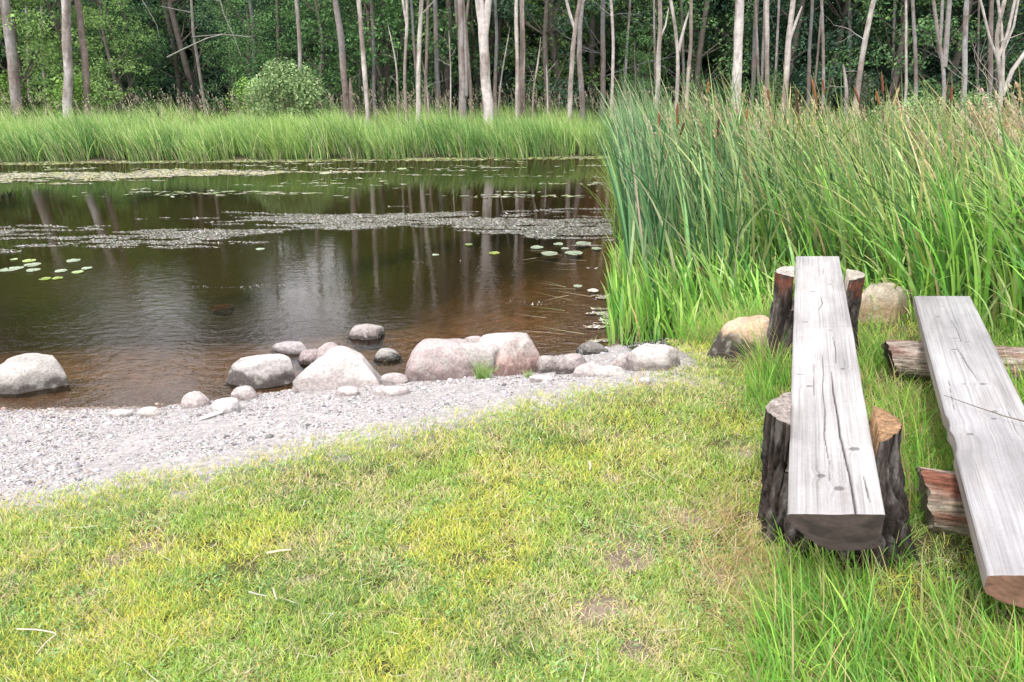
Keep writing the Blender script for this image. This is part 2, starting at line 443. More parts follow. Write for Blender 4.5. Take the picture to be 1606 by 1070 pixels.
# lawn -----------------------------------------------------------------
def longzone(x, y):   # unmown strip round the benches
    edge = np.interp(y, [1.0, 1.6, 1.95, 2.2, 2.6, 3.2, 4.2, 5], [.48, .62, .80, .90, .96, 1.18, 1.35, 1.2])
    return sstep(-.08, .10, x - edge + .12 * (fbm(x * 4, y * 4, 0, 31, 3) - .5))
def lawn_blades(n, outer=False):
    y = 1.15 * (5.2 / 1.15) ** (rng.random(n) ** 1.0)
    u = rng.random(n); x = (u * 2 - 1) * (y * .78 + .5)
    if outer:          # the lawn goes on beyond both sides of the picture and towards the viewer
        y = rng.uniform(-.6, 5.2, n); x = rng.uniform(-5.5, 4.6, n)
        k = (np.abs(x) > np.maximum(y, 0) * .78 + .5) | (y < 1.15); x, y = x[k], y[k]; n = len(x)
    wob = 0.10 * (fbm(x * 1.7, 0.3, 0, 3, 3) - .5)
    e = (Yl(x) + wob - y) + .30 * (fbm(x * 2.2, y * 2.2, 0, 21, 4) - .5) + .12 * (fbm(x * 11, y * 11, 0, 23, 2) - .5)
    br = bare(x, y); lz = longzone(x, y)
    clump = fbm(x * 13, y * 13, 0, 44, 2)
    e = np.where((x > 1.1) & (y < 5.2), np.maximum(e, .5), e)
    keep = (rng.random(n) < sstep(-.12, .30, e) ** 1.3) & (rng.random(n) > sstep(.3, 1.0, br + .5 * (fbm(x * 16, y * 16, 0, 28, 3) - .5)) * .8) & (rng.random(n) > lz * .75) & (rng.random(n) < sstep(.22, .48, clump) + .25)
    x, y, br, lz, e, clump = x[keep], y[keep], br[keep], lz[keep], e[keep], clump[keep]
    m = len(x)
    n1 = fbm(x * 1.9, y * 1.9, 0, 61, 3); n2 = fbm(x * 3.7, y * 3.7, 0, 62, 3); n3 = fbm(x * 5.5 + 9, y * 5.5, 0, 63, 3)
    edge = sstep(.7, 0, e)
    wy = .35 + 3.0 * sstep(.45, .65, n1) + 1.4 * edge
    wg = .9 + 3.2 * sstep(.5, .64, n2)
    wd = .35 + 2.2 * sstep(.51, .66, n3) + 3.0 * br + .3 * lz + 1.2 * edge
    wdark = .5 + 1.5 * sstep(.52, .62, 1 - n2)
    wts = np.stack([wy, wg, wd, wdark, .2 + 0 * wy], -1)
    col = pick([(.56, .57, .11), (.33, .48, .10), (.62, .54, .32), (.17, .29, .08), (.48, .59, .22)], wts, m, .16)
    ln = rng.uniform(.018, .046, m) * (1 + .5 * lz) * (.75 + .5 * clump)
    base = np.stack([x, y, terrain(x, y) - .003], -1)
    return blades(base, ln, rng.uniform(.0016, .0034, m) * (1 + .10 * np.maximum(y, 0)) * (1.7 if outer else 1), rng.uniform(0, 6.283, m), rng.uniform(.1, 1.0, m), rng.uniform(.1, 1.3, m), col, np.clip(col * 1.12, 0, .9), K=2, taper=2.0, basew=.9)
stuffobj('lawn_grass', [lawn_blades(760000), lawn_blades(560000, True)], M_grass, 'short yellow green mown grass with dry straw patches between gravel beach and benches', 'grass')

# broad leaved weeds in the lawn
n = 60000
y = rng.uniform(1.3, 4.2, n); x = (rng.random(n) * 2 - 1) * (y * .75 + .4)
k = (fbm(x * 4.5, y * 4.5, 0, 66, 3) > .60) & (y < Yl(x) - .15) & (longzone(x, y) < .5); x, y = x[k], y[k]; n = len(x)
cl = blades(np.stack([x, y, terrain(x, y) + rng.uniform(.004, .018, n)], -1), rng.uniform(.010, .020, n), rng.uniform(.006, .011, n), rng.uniform(0, 6.28, n), rng.uniform(.8, 1.4, n), rng.uniform(0, .5, n), pick([(.16, .30, .09), (.24, .40, .13), (.34, .46, .16)], [1, 1, .5], n), K=3, taper=3.0, basew=.5)
stuffobj('clover', [cl], M_grass, 'patches of small broad leaved clover and weeds growing in the lawn', 'clover')

# straw on the lawn
n = 1500
x = rng.uniform(-2.3, 2.0, n); y = rng.uniform(1.4, 4.2, n)
k = (y < Yl(x) + .05) & (fbm(x * 3, y * 3, 0, 71, 3) + .4 * bare(x, y) > .5)
x, y = x[k], y[k]; n = len(x)
col = pick([(.55, .47, .32), (.45, .36, .2), (.62, .58, .48)], [1, 1, .6], n)
st = blades(np.stack([x, y, terrain(x, y) + rng.uniform(.012, .03, n)], -1), rng.uniform(.03, .13, n), rng.uniform(.0015, .004, n), rng.uniform(0, 6.28, n), rng.uniform(1.35, 1.65, n), rng.uniform(-.4, .4, n), col, K=3, basew=1)
stuffobj('dry_straw', [st], M_grass, 'pale dry straw and dead stalks lying scattered on the lawn', 'straw')

# long grass round the benches
SE = dict(near=(1.11, 2.42, .235, .19), far=(1.745, 4.22, .262, .17))
def inplank(x, y, pad=0.0):
    r = np.zeros_like(x, bool)
    for (cx, cy, rx, ry) in SE.values():
        r |= ((x - cx) / (rx + pad)) ** 2 + ((y - cy) / (ry + pad)) ** 2 < 1
    r |= (x > 1.45) & (x < 2.3) & (abs(y - 2.34) < .12 + pad)
    r |= (x > 1.98) & (x < 2.72) & (abs(y - 3.85) < .11 + pad)
    return r
def under(x, y):  # under a plank
    u1 = x - (.787 + (y - 1.885) * .355); u2 = x - (1.32 + (y - 1.766) * .4137)
    return ((u1 > 0) & (u1 < .28) & (y > 1.88) & (y < 4.9)), ((u2 > -.02) & (u2 < .34) & (y > 1.76) & (y < 4.4))
def long_grass(n, lo, hi, wd, seedcol, y1=5.4):
    y = rng.uniform(1.1, y1, n); x = rng.uniform(.3, 5.2, n)
    lz = longzone(x, y); dens = fbm(x * 5, y * 5, 0, 81, 3)
    k = (rng.random(n) < lz * sstep(.28, .55, dens)) & ~inplank(x, y, .015) & ~((x > 1.95) & (x < 2.62) & (y > 4.25) & (rng.random(n) < .88)) & (x < y * .8 + 2.2)
    x, y, lz = x[k], y[k], lz[k]
    a, b = under(x, y); m = len(x)
    ln = rng.uniform(lo, hi, m) * (.35 + 1.2 * fbm(x * 5, y * 5, 0, 82, 2))
    e_near = sstep(0, .35, lz) ; ln *= .55 + .45 * sstep(.1, .9, lz)
    ln *= np.where(y > 2.9, .85, 1.0)                     # shorter on the lawn between the benches
    ln = np.where(a, np.minimum(ln, .2), ln); ln = np.where(b, np.minimum(ln, .11), ln)
    # keep the view of the seat tops clear: grass right in front of the plank ends is shorter
    ln = np.where((y < 2.2) & (x > .75), np.minimum(ln, .30), ln)
    n2 = fbm(x * 4, y * 4, 0, 83, 3)
    wts = np.stack([1.2 + 0 * x, .9 + 2 * sstep(.5, .65, n2), .35 + 1.6 * sstep(.52, .66, 1 - n2), .7 + 0 * x], -1)
    col = pick(seedcol, wts, m, .15)
    tip = np.where(rng.random((m, 1)) < .25, np.array([[.42, .36, .16]]), col * 1.1)
    return blades(np.stack([x, y, terrain(x, y) - .01], -1), ln, wd * rng.uniform(.6, 1.3, m), rng.normal(2.6, 1.3, m), rng.uniform(.02, .45, m), rng.uniform(.2, 1.5, m), col, np.clip(tip, 0, .9), K=5)
GC = [(.21, .44, .06), (.14, .32, .055), (.44, .38, .18), (.33, .50, .08)]
stuffobj('long_grass', [long_grass(48000, .18, .38, .0058, GC), long_grass(9000, .10, .26, .0075, GC, 2.5), long_grass(150000, .07, .18, .0044, GC)], M_grass, 'long uncut green grass growing round the stumps and under both benches', 'grass')
# dead grass mat left of the near stump
n = 2600
x = rng.normal(.86, .13, n); y = rng.normal(2.12, .30, n)
k = ~inplank(x, y, .01) & (x < 1.05); x, y = x[k], y[k]; n = len(x)
col = pick([(.46, .34, .16), (.38, .26, .12), (.5, .42, .26)], [1, 1, .7], n)
stuffobj('dead_grass', [blades(np.stack([x, y, terrain(x, y)], -1), rng.uniform(.05, .15, n), rng.uniform(.002, .004, n), rng.uniform(0, 6.28, n), rng.uniform(.6, 1.5, n), rng.uniform(-.3, .5, n), col, K=3)], M_grass, 'mat of brown dead grass beside the near stump of the taller bench', 'grass')

# ------------------------------------------------------------------ gravel
def icos():
    import bmesh
    bm = bmesh.new(); bmesh.ops.create_icosphere(bm, subdivisions=1, radius=1.0)
    v = np.array([q.co[:] for q in bm.verts]); f = np.array([[q.index for q in p.verts] for p in bm.faces]); bm.free()
    return v, f
IV, IF = icos()
def pebble_mesh(x, y, z, r, col, name):
    n = len(x); nv = len(IV)
    V = IV[None] * (1 + rng.uniform(-.22, .22, (n, nv, 1)))
    sc = np.stack([r * rng.uniform(.7, 1.4, n), r * rng.uniform(.7, 1.2, n), r * rng.uniform(.35, .7, n)], -1)
    V = V * sc[:, None]
    a = rng.uniform(0, 6.28, n); ca, sa = np.cos(a)[:, None], np.sin(a)[:, None]
    X = V[..., 0] * ca - V[..., 1] * sa; Y = V[..., 0] * sa + V[..., 1] * ca
    P = np.stack([X + x[:, None], Y + y[:, None], V[..., 2] + z[:, None]], -1).reshape(-1, 3)
    Fc = (np.arange(n)[:, None, None] * nv + IF[None]).reshape(-1, 3)
    return mesh_np(name, P, Fc, 3, M_pebble, np.repeat(col, nv, 0), True)
n = 175000
x = rng.uniform(-6.0, 1.6, n); tt = rng.random(n)
wob = 0.10 * (fbm(x * 1.7, 0.3, 0, 3, 3) - .5)
y = Yl(x) + wob - .18 + tt * (Yw(x) - Yl(x) + 1.6)
e = (y - Yl(x) - wob) + .30 * (fbm(x * 2.2, y * 2.2, 0, 21, 4) - .5)
dens = np.clip(sstep(-.12, .12, e), 0, 1) * np.interp(y - Yw(x), [-.05, .1, .6, 1.3], [1, .30, .10, .0]) * (.1 + 1.5 * sstep(.3, .65, fbm(x * 3.5, y * 5, 0, 91, 3)))
left = sstep(1.2, -1.6, x); dens = dens * sstep(1.25, .95, x)
k = rng.random(n) < dens * (.38 + .62 * left) * sstep(-.15, .35, e + .3 * (fbm(x * 6, y * 6, 0, 93, 2) - .5)); x, y, left, e = x[k], y[k], left[k], e[k]; n = len(x)
r = rng.uniform(.002, .0056, n) * (1 + .7 * (rng.random(n) < .08)) * (.8 + .35 * left)
big = rng.random(n) < .006; r = np.where(big, rng.uniform(.011, .022, n), r)
col = pick([(.42, .405, .405), (.32, .305, .31), (.56, .55, .55), (.37, .32, .295), (.13, .125, .13)], [1.3, 1.1, .6, .5, .8], n, .12)
z = terrain(x, y)
wet = sstep(.05, -.02, z - WZ)[:, None]; col = col * (1 - wet) + col * wet * np.array([.55, .42, .33])
tag(link('gravel', pebble_mesh(x, y, z + r * .15, r, col, 'gravel')), 'pale grey pink gravel and small pebbles of the sloping beach', 'gravel', kind='stuff')

# ------------------------------------------------------------------ boulders
def boulder(px, py, wpx, hpx, label, col=(.40, .33, .31), top=None, dark=None, dp=.75, seed=1, square=2.4, dz=0.0, tilt=0.0, slope=0.0, peak=0.0, name='boulder', sink=.18, water=False, dkh=0.0, grp='boulders along the shore', spot=.5):
    """px,py: middle of its foot; wpx,hpx: size in photo pixels"""
    P = hit(px, py, water)
    s = (P[1] * CP - (P[2] - CAMZ) * SP) / F
    s *= 1.0
    W = wpx * s / 2
    H = hpx * s * 1.0
    D = W * dp
    # visible height of foot-to-top includes some of its depth because the camera looks down
    Hz = max(.35 * H, H / .93 - D * .40)
    import bmesh
    bm = bmesh.new(); bmesh.ops.create_icosphere(bm, subdivisions=5, radius=1.0)
    v = np.array([q.co[:] for q in bm.verts]); f = np.array([[q.index for q in p.verts] for p in bm.faces]); bm.free()
    r = (np.abs(v[:, 0]) ** square + np.abs(v[:, 1]) ** square + np.abs(v[:, 2]) ** square) ** (-1 / square)
    u = v * r[:, None]
    q = v * 1.0
    n1 = fbm(q[:, 0] * 1.1 + seed * 3.7, q[:, 1] * 1.1, q[:, 2] * 1.1, seed, 3) - .5
    n2 = fbm(q[:, 0] * 4 + seed, q[:, 1] * 4, q[:, 2] * 4, seed + 5, 4) - .5
    n3 = np.abs(fbm(q[:, 0] * 2.3 + seed, q[:, 1] * 2.3, q[:, 2] * 2.3, seed + 6, 3) - .5)
    u = u * (1 + .38 * n1 + .12 * n2 - .22 * np.clip(.09 - n3, 0, 1))[:, None]
    rs = np.random.default_rng(seed)
    for kk in range(9):     # a few broken flats
        nn = rs.normal(size=3); nn /= np.linalg.norm(nn); nn[2] = abs(nn[2]) * .6
        dd = u @ nn; lim = rs.uniform(.60, .84)
        u = u - np.clip(dd - lim, 0, None)[:, None] * nn * .93
    if peak: u[:, 2] *= 1 + peak * np.exp(-((u[:, 0] - .05) / .38) ** 2) * (u[:, 2] > 0) - peak * .35
    if slope: u[:, 2] += slope * u[:, 0] * (u[:, 2] > -.2)
    u[:, 0] = (u[:, 0] - (u[:, 0].max() + u[:, 0].min()) / 2) / ((u[:, 0].max() - u[:, 0].min()) / 2)
    u[:, 2] = np.where(u[:, 2] > 0, u[:, 2] / u[:, 2].max(), u[:, 2])
    ztop = Hz; X = u[:, 0] * W; Yv = u[:, 1] * D; Z = np.where(u[:, 2] > 0, u[:, 2] * ztop, u[:, 2] * (ztop * .5 + .05))
    ct, sn = math.cos(tilt), math.sin(tilt)
    X, Z = X * ct - Z * sn, X * sn + Z * ct
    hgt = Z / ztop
    c = np.array(col)[None] * (1 + .35 * n2[:, None] + .5 * n1[:, None])
    sp = fbm(v[:, 0] * 14, v[:, 1] * 14, v[:, 2] * 14, seed + 9, 3)[:, None]
    c = c * (1 + spot * (sp - .5))
    if top is not None:  # upper faces painted paler, like stone lit from above
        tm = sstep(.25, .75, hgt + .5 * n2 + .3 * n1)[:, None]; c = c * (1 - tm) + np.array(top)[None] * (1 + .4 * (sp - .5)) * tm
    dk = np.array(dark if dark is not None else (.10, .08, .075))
    dmm = sstep(.26, .08, hgt - dkh * (1 - .9 * np.clip(u[:, 0], -1, 1)) + .35 * n2 - (0.0 if dark is None else .12))[:, None] * (.85 if (water or dark is not None) else .35)  # wet foot, plus shaded undersides and left faces put into the colour
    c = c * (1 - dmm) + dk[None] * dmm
    rot = rs.uniform(-.15, .15)
    Xr_, Yr_ = X * math.cos(rot) - Yv * math.sin(rot), X * math.sin(rot) + Yv * math.cos(rot)
    lum_ = c.mean(1, keepdims=True) * np.array([1.03, 1.0, .95]); ds_ = .32 if col[2] / col[0] > .68 else 0.0; c = c * (1 - ds_) + lum_ * ds_
    blt = sstep(.52, .66, fbm(v[:, 0] * 2.6, v[:, 1] * 2.6, v[:, 2] * 2.6, seed + 14, 4))[:, None]
    c = c * (1 - .22 * blt) * .98
    lich = sstep(.62, .70, fbm(v[:, 0] * 6, v[:, 1] * 6, v[:, 2] * 6, seed + 15, 4))[:, None] * .5
    c = c * (1 - lich) + np.array([.40, .40, .36]) * lich
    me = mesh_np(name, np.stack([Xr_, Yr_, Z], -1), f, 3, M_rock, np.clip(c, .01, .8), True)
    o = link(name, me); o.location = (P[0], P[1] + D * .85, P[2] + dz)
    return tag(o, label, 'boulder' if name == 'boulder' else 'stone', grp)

PK, PL, GYR = (.40, .31, .30), (.56, .50, .49), (.34, .30, .30)
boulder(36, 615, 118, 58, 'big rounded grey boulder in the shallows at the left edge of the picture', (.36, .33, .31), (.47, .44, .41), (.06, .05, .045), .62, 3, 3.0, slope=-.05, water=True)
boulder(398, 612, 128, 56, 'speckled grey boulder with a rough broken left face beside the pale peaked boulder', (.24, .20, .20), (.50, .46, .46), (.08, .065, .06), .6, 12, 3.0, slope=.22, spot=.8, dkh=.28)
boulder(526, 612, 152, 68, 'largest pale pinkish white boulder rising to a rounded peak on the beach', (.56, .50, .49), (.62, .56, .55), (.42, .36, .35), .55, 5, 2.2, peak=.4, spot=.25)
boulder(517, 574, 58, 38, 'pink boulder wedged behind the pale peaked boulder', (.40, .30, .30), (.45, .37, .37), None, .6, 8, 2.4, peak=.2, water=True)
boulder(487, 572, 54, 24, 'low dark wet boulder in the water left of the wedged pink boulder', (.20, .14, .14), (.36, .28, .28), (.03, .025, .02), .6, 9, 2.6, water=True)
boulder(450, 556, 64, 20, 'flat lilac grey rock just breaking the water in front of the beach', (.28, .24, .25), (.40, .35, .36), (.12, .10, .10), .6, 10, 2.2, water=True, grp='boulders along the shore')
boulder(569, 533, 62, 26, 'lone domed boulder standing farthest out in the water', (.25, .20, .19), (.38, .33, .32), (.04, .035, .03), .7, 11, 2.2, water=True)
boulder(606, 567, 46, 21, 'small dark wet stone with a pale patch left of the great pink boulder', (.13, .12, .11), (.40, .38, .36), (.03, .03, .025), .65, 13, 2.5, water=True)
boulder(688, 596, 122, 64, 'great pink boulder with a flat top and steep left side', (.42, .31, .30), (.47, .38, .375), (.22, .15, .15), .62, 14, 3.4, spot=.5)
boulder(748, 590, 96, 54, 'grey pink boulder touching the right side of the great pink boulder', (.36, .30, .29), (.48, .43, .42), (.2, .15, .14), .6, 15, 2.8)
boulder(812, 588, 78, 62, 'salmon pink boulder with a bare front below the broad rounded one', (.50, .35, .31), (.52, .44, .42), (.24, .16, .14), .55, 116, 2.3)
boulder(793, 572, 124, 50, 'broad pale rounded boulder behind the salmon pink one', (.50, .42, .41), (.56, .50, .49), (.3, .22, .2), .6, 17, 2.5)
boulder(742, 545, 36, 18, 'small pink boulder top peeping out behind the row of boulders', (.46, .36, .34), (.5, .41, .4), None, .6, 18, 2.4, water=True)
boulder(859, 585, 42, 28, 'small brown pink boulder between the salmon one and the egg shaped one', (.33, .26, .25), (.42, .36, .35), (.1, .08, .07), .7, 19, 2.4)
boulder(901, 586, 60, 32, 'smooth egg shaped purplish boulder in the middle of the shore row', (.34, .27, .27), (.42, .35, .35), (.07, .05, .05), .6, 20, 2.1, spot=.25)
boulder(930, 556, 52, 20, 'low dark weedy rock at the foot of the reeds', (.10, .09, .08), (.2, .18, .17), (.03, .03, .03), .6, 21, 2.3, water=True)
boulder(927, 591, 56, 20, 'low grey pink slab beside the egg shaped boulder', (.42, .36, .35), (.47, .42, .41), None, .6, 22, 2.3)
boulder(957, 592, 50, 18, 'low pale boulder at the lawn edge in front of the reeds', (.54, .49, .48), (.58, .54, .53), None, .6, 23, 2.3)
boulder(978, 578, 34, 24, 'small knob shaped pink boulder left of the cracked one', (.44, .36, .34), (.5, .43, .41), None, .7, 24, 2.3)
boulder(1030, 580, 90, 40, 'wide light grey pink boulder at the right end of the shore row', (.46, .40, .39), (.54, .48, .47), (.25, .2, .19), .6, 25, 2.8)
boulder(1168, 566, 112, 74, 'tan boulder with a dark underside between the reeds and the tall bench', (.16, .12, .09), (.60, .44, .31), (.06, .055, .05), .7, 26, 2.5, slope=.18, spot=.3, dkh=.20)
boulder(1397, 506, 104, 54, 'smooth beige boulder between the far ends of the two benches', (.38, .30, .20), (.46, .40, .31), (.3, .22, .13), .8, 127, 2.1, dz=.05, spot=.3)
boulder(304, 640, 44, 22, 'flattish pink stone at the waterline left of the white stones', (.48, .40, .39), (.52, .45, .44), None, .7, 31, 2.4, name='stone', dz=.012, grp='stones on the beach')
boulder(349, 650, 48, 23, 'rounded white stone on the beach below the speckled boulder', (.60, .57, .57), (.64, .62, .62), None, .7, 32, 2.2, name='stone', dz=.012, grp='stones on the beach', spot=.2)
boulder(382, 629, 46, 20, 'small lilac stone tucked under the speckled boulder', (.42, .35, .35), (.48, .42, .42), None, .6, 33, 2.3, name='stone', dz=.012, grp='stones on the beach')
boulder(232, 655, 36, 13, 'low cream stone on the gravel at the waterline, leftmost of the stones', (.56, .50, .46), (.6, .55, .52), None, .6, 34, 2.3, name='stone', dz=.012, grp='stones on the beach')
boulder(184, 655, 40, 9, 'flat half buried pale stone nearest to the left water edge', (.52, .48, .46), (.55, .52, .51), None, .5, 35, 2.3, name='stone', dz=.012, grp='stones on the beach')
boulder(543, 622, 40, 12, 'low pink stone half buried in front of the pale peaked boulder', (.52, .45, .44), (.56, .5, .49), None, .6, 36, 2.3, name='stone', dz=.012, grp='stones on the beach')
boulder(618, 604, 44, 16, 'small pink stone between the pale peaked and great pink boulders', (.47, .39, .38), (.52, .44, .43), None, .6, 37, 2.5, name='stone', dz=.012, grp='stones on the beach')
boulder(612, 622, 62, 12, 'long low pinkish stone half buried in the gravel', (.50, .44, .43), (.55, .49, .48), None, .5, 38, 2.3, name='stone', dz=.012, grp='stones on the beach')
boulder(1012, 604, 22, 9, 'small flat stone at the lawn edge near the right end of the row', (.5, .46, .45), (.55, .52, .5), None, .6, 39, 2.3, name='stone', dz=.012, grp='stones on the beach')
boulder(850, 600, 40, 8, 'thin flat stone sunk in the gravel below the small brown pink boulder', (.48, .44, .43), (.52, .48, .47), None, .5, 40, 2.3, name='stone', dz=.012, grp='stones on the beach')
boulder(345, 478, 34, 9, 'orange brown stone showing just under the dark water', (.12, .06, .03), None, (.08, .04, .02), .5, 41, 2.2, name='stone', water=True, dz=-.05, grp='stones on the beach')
# white chip of wood on the gravel
pa, pb = hit(312, 660), hit(352, 649)
b_ = Buf(); mid = (pa + pb) / 2; dirv = (pb - pa) / 2
v, q = tube([pa + [0, 0, .008], pa + dirv * .3 + [0, 0, .012], mid + [0, 0, .014], pb - dirv * .2 + [0, 0, .013], pb + [0, 0, .01]], [.004, .013, .016, .012, .004], 8, .3, 4)
v[:, 2] = mid[2] + .01 + (v[:, 2] - mid[2] - .01) * .7
b_.add(v, q, (.66, .64, .62))
tag(link('driftwood', b_.mesh('driftwood', M_wood)), 'small white bleached piece of driftwood lying on the gravel', 'driftwood')

# ------------------------------------------------------------------ benches
def plank(name, x0, y0, x1, y1, ztop, wx, thick, knots, cracks, profile, seed, tone, endcol, side_bow=0.0, chips=(), near_end=None):
    """half-log plank; far and near ends cut parallel to X. u across 0..1, v along 0(near)..1(far)"""
    nu, nv_ = 96, 620
    U = np.linspace(0, 1, nu); Vv = np.linspace(0, 1, nv_)
    L_ = math.hypot(x1 - x0, y1 - y0)
    Ug, Vg = np.meshgrid(U, Vv)
    along = Vg * L_; across = Ug * wx
    # knots bend the grain
    ga = across.copy(); kn = np.zeros_like(ga); ring = np.zeros_like(ga)
    for (ku, kv, rx, ry) in knots:
        dx, dy = across - ku * wx, along - kv * L_
        rr = np.sqrt((dx / rx) ** 2 + (dy / ry) ** 2)
        ga += np.sign(dx) * rx * 1.4 * np.exp(-(rr / 2.2) ** 2) * (1 - np.exp(-rr))
        kn = np.maximum(kn, sstep(1.12, .85, rr)); ring = np.maximum(ring, np.exp(-((rr - 1.0) / .16) ** 2))
    warp = .010 * (fbm(along * 1.3, across * 5, 0, seed, 3) - .5)
    gg = ga + warp
    grain = fbm(gg * 260, along * 3.0, 0, seed + 1, 4)
    grain2 = fbm(gg * 90, along * 1.4, 0, seed + 2, 3)
    blot = fbm(across * 9, along * 3.0, 0, seed + 3, 4)
    saw = fbm(across * 7, along * 34, 0, seed + 4, 3); saw = .22 * sstep(.55, .80, fbm(across * 5 + .02 * along, along * 42, 0, seed + 4, 4)) * sstep(.42, .65, fbm(across * 5, along * 4, 0, seed + 6, 3))
    fine = vnoise(along * 500, across * 500, 0, seed + 8)
    cr = np.zeros_like(ga)
    for (pts, wd) in cracks:
        pv = np.array([q[1] for q in pts]); pu = np.array([q[0] for q in pts])
        o_ = np.argsort(pv); pv, pu = pv[o_], pu[o_]
        cu = np.interp(Vg, pv, pu) * wx; cu = cu + .008 * (fbm(along * 5, 0.5, 0, seed + 30 + int(wd * 1e5), 3) - .5)
        inside = (Vg > pv[0]) & (Vg < pv[-1])
        endt = np.clip(np.minimum(Vg - pv[0] + (.5 if pv[0] <= 0 else 0), pv[-1] - Vg) / (.25 * (pv[-1] - pv[0])), 0, 1) ** .5
        ww = np.maximum(wd * (.35 + endt), .0013) * (.75 + .5 * fbm(along * 30, 1.5, 0, seed + 31, 2))
        cr = np.maximum(cr, np.where(inside, sstep(1.5, .4, np.abs(across - cu) / ww) * np.clip(.35 + wd * 420, 0, 1) * (.55 + .45 * endt), 0))
    z = -.0014 * kn * 0 - .010 * cr + .0016 * (grain - .5) + .0015 * (blot - .5) - .0010 * saw
    warm = np.array(tone)
    gl_ = sstep(.50, .72, fbm(gg * 420, along * 1.6, 0, seed + 9, 3))
    c = warm[None, None] * (.60 + .50 * grain + .34 * grain2 - .22 * gl_)[..., None]
    c = c * (1 + .85 * (blot - .5)) [..., None] * (1 + .10 * (fine - .5))[..., None]
    bm_ = sstep(.56, .70, fbm(across * 6 + 5, along * 1.7, 0, seed + 40, 4))[..., None]
    c = c * (1 - bm_ * .18) * np.where(bm_ > 0, [1.0, .985, .97], 1)
    c *= (1 - .30 * saw)[..., None]
    c = c * (1 - .62 * kn[..., None] * (.75 + .25 * grain[..., None])) * (1 - .32 * ring[..., None])
    c = c * (1 - .86 * cr[..., None]) + np.array([.03, .025, .025]) * (.86 * cr[..., None])
    em = (sstep(.03, 0, Ug) + sstep(.97, 1, Ug))[..., None]; c = c * (1 - .18 * em)
    # edge outline wobble
    wl = .004 * (fbm(along * 2.0, .2, 0, seed + 50, 3) - .5) * 2 + .0015 * (fbm(along * 14, .2, 0, seed + 51, 2) - .5)
    wr = .005 * (fbm(along * 1.6, .7, 0, seed + 52, 3) - .5) * 2
    for (cv, cl, cdp) in chips:   # chips out of the left edge
        wl = wl + cdp * np.exp(-((Vg - cv) / cl) ** 4)
    endw = .004 * (fbm(across * 14, 3.3, 0, seed + 53, 3) - .5) * 2
    cx = x0 + (x1 - x0) * Vg + wl * (1 - Ug) + wr * Ug + across
    cy = y0 + (y1 - y0) * Vg + endw * (np.exp(-Vg * 60) + np.exp(-(1 - Vg) * 60))
    TOP = np.stack([cx, cy, ztop + z], -1)
    rnd = np.minimum(1, np.minimum(Ug, 1 - Ug) / .012) ; TOP[..., 2] -= .004 * (1 - rnd) ** 2
    TOP[..., 2] -= .003 * np.exp(-Vg * 300) + .003 * np.exp(-(1 - Vg) * 300)
    # underside, following the profile
    nb = 48
    pu = np.interp(np.linspace(0, 1, nb), np.linspace(0, 1, len(profile)), [q[0] for q in profile])
    pd = np.interp(np.linspace(0, 1, nb), np.linspace(0, 1, len(profile)), [q[1] for q in profile])
    Bv = np.linspace(0, 1, 160); BU, BV = np.meshgrid(pu, Bv); BD = np.broadcast_to(pd, BU.shape)
    al = BV * L_
    bn = fbm(BU * 9, al * 2.2, 0, seed + 60, 4) - .5
    dd = BD * thick * (1 + (.12 + .23 * sstep(0, .1, BV)) * bn * (BD > .05) + .3 * (fbm(al * 1.1, 2.2, 0, seed + 61, 2) - .5))
    wlB = np.interp(BV, Vv, wl[:, 0]); wrB = np.interp(BV, Vv, wr[:, 0])
    ewB = np.interp(BU, U, endw[0])
    bx = x0 + (x1 - x0) * BV + wlB * (1 - BU) + wrB * BU + BU * wx
    by = y0 + (y1 - y0) * BV + ewB * (np.exp(-BV * 60) + np.exp(-(1 - BV) * 60))
    bz = ztop - .004 - dd - .002
    # sides and belly: brown grey wood
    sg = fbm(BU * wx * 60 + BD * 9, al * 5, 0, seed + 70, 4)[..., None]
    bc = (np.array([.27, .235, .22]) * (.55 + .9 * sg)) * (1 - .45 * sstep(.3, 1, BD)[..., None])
    V_ = [TOP.reshape(-1, 3), np.stack([bx, by, bz], -1).reshape(-1, 3)]
    C_ = [c.reshape(-1, 3), bc.reshape(-1, 3)]
    def grid(nr, nc, off, flip=False):
        i = (np.arange(nr - 1)[:, None] * nc + np.arange(nc - 1)[None]).ravel() + off
        q = np.stack([i, i + 1, i + 1 + nc, i + nc], -1)
        return q[:, ::-1] if flip else q
    nT = nu * nv_
    Fa = [grid(nv_, nu, 0), grid(160, nb, nT, True)]
    # ends: fan of strips between top edge and profile, own vertices
    off = nT + 160 * nb
    for endi, (vi, bi) in enumerate(((0, 0), (nv_ - 1, 159))):
        rows = 26
        ub = pu; tx = np.interp(ub, U, TOP[vi, :, 0]); ty = np.interp(ub, U, TOP[vi, :, 1]); tz = np.interp(ub, U, TOP[vi, :, 2])
        T = np.stack([tx, ty, tz], -1); Bt = np.stack([bx[bi], by[bi], bz[bi]], -1)
        s = np.linspace(0, 1, rows)[:, None, None]
        G = T[None] * (1 - s) + Bt[None] * s
        uu = np.broadcast_to(ub[None], (rows, nb)); dz_ = (ztop - G[..., 2]) / .12
        rad = np.sqrt((uu - .55) ** 2 * 5 + (dz_ + .6) ** 2)
        rg = .5 + .5 * np.sin(rad * 46 + 4 * fbm(uu * 4, dz_ * 4, 0, seed + 80, 2))
        nz = fbm(uu * 6, dz_ * 3, 0, seed + 81, 4); nf = fbm(uu * 40, dz_ * 18, 0, seed + 82, 3)
        ec = np.array(endcol)[None, None] * (.55 + .9 * nz + .15 * rg - .1)[..., None] * (.7 + .6 * nf)[..., None]
        ech = sstep(.55, .7, fbm(uu * 5 + 3, dz_ * 5, 0, seed + 83, 3))[..., None]; ec = ec * (1 - .4 * ech)
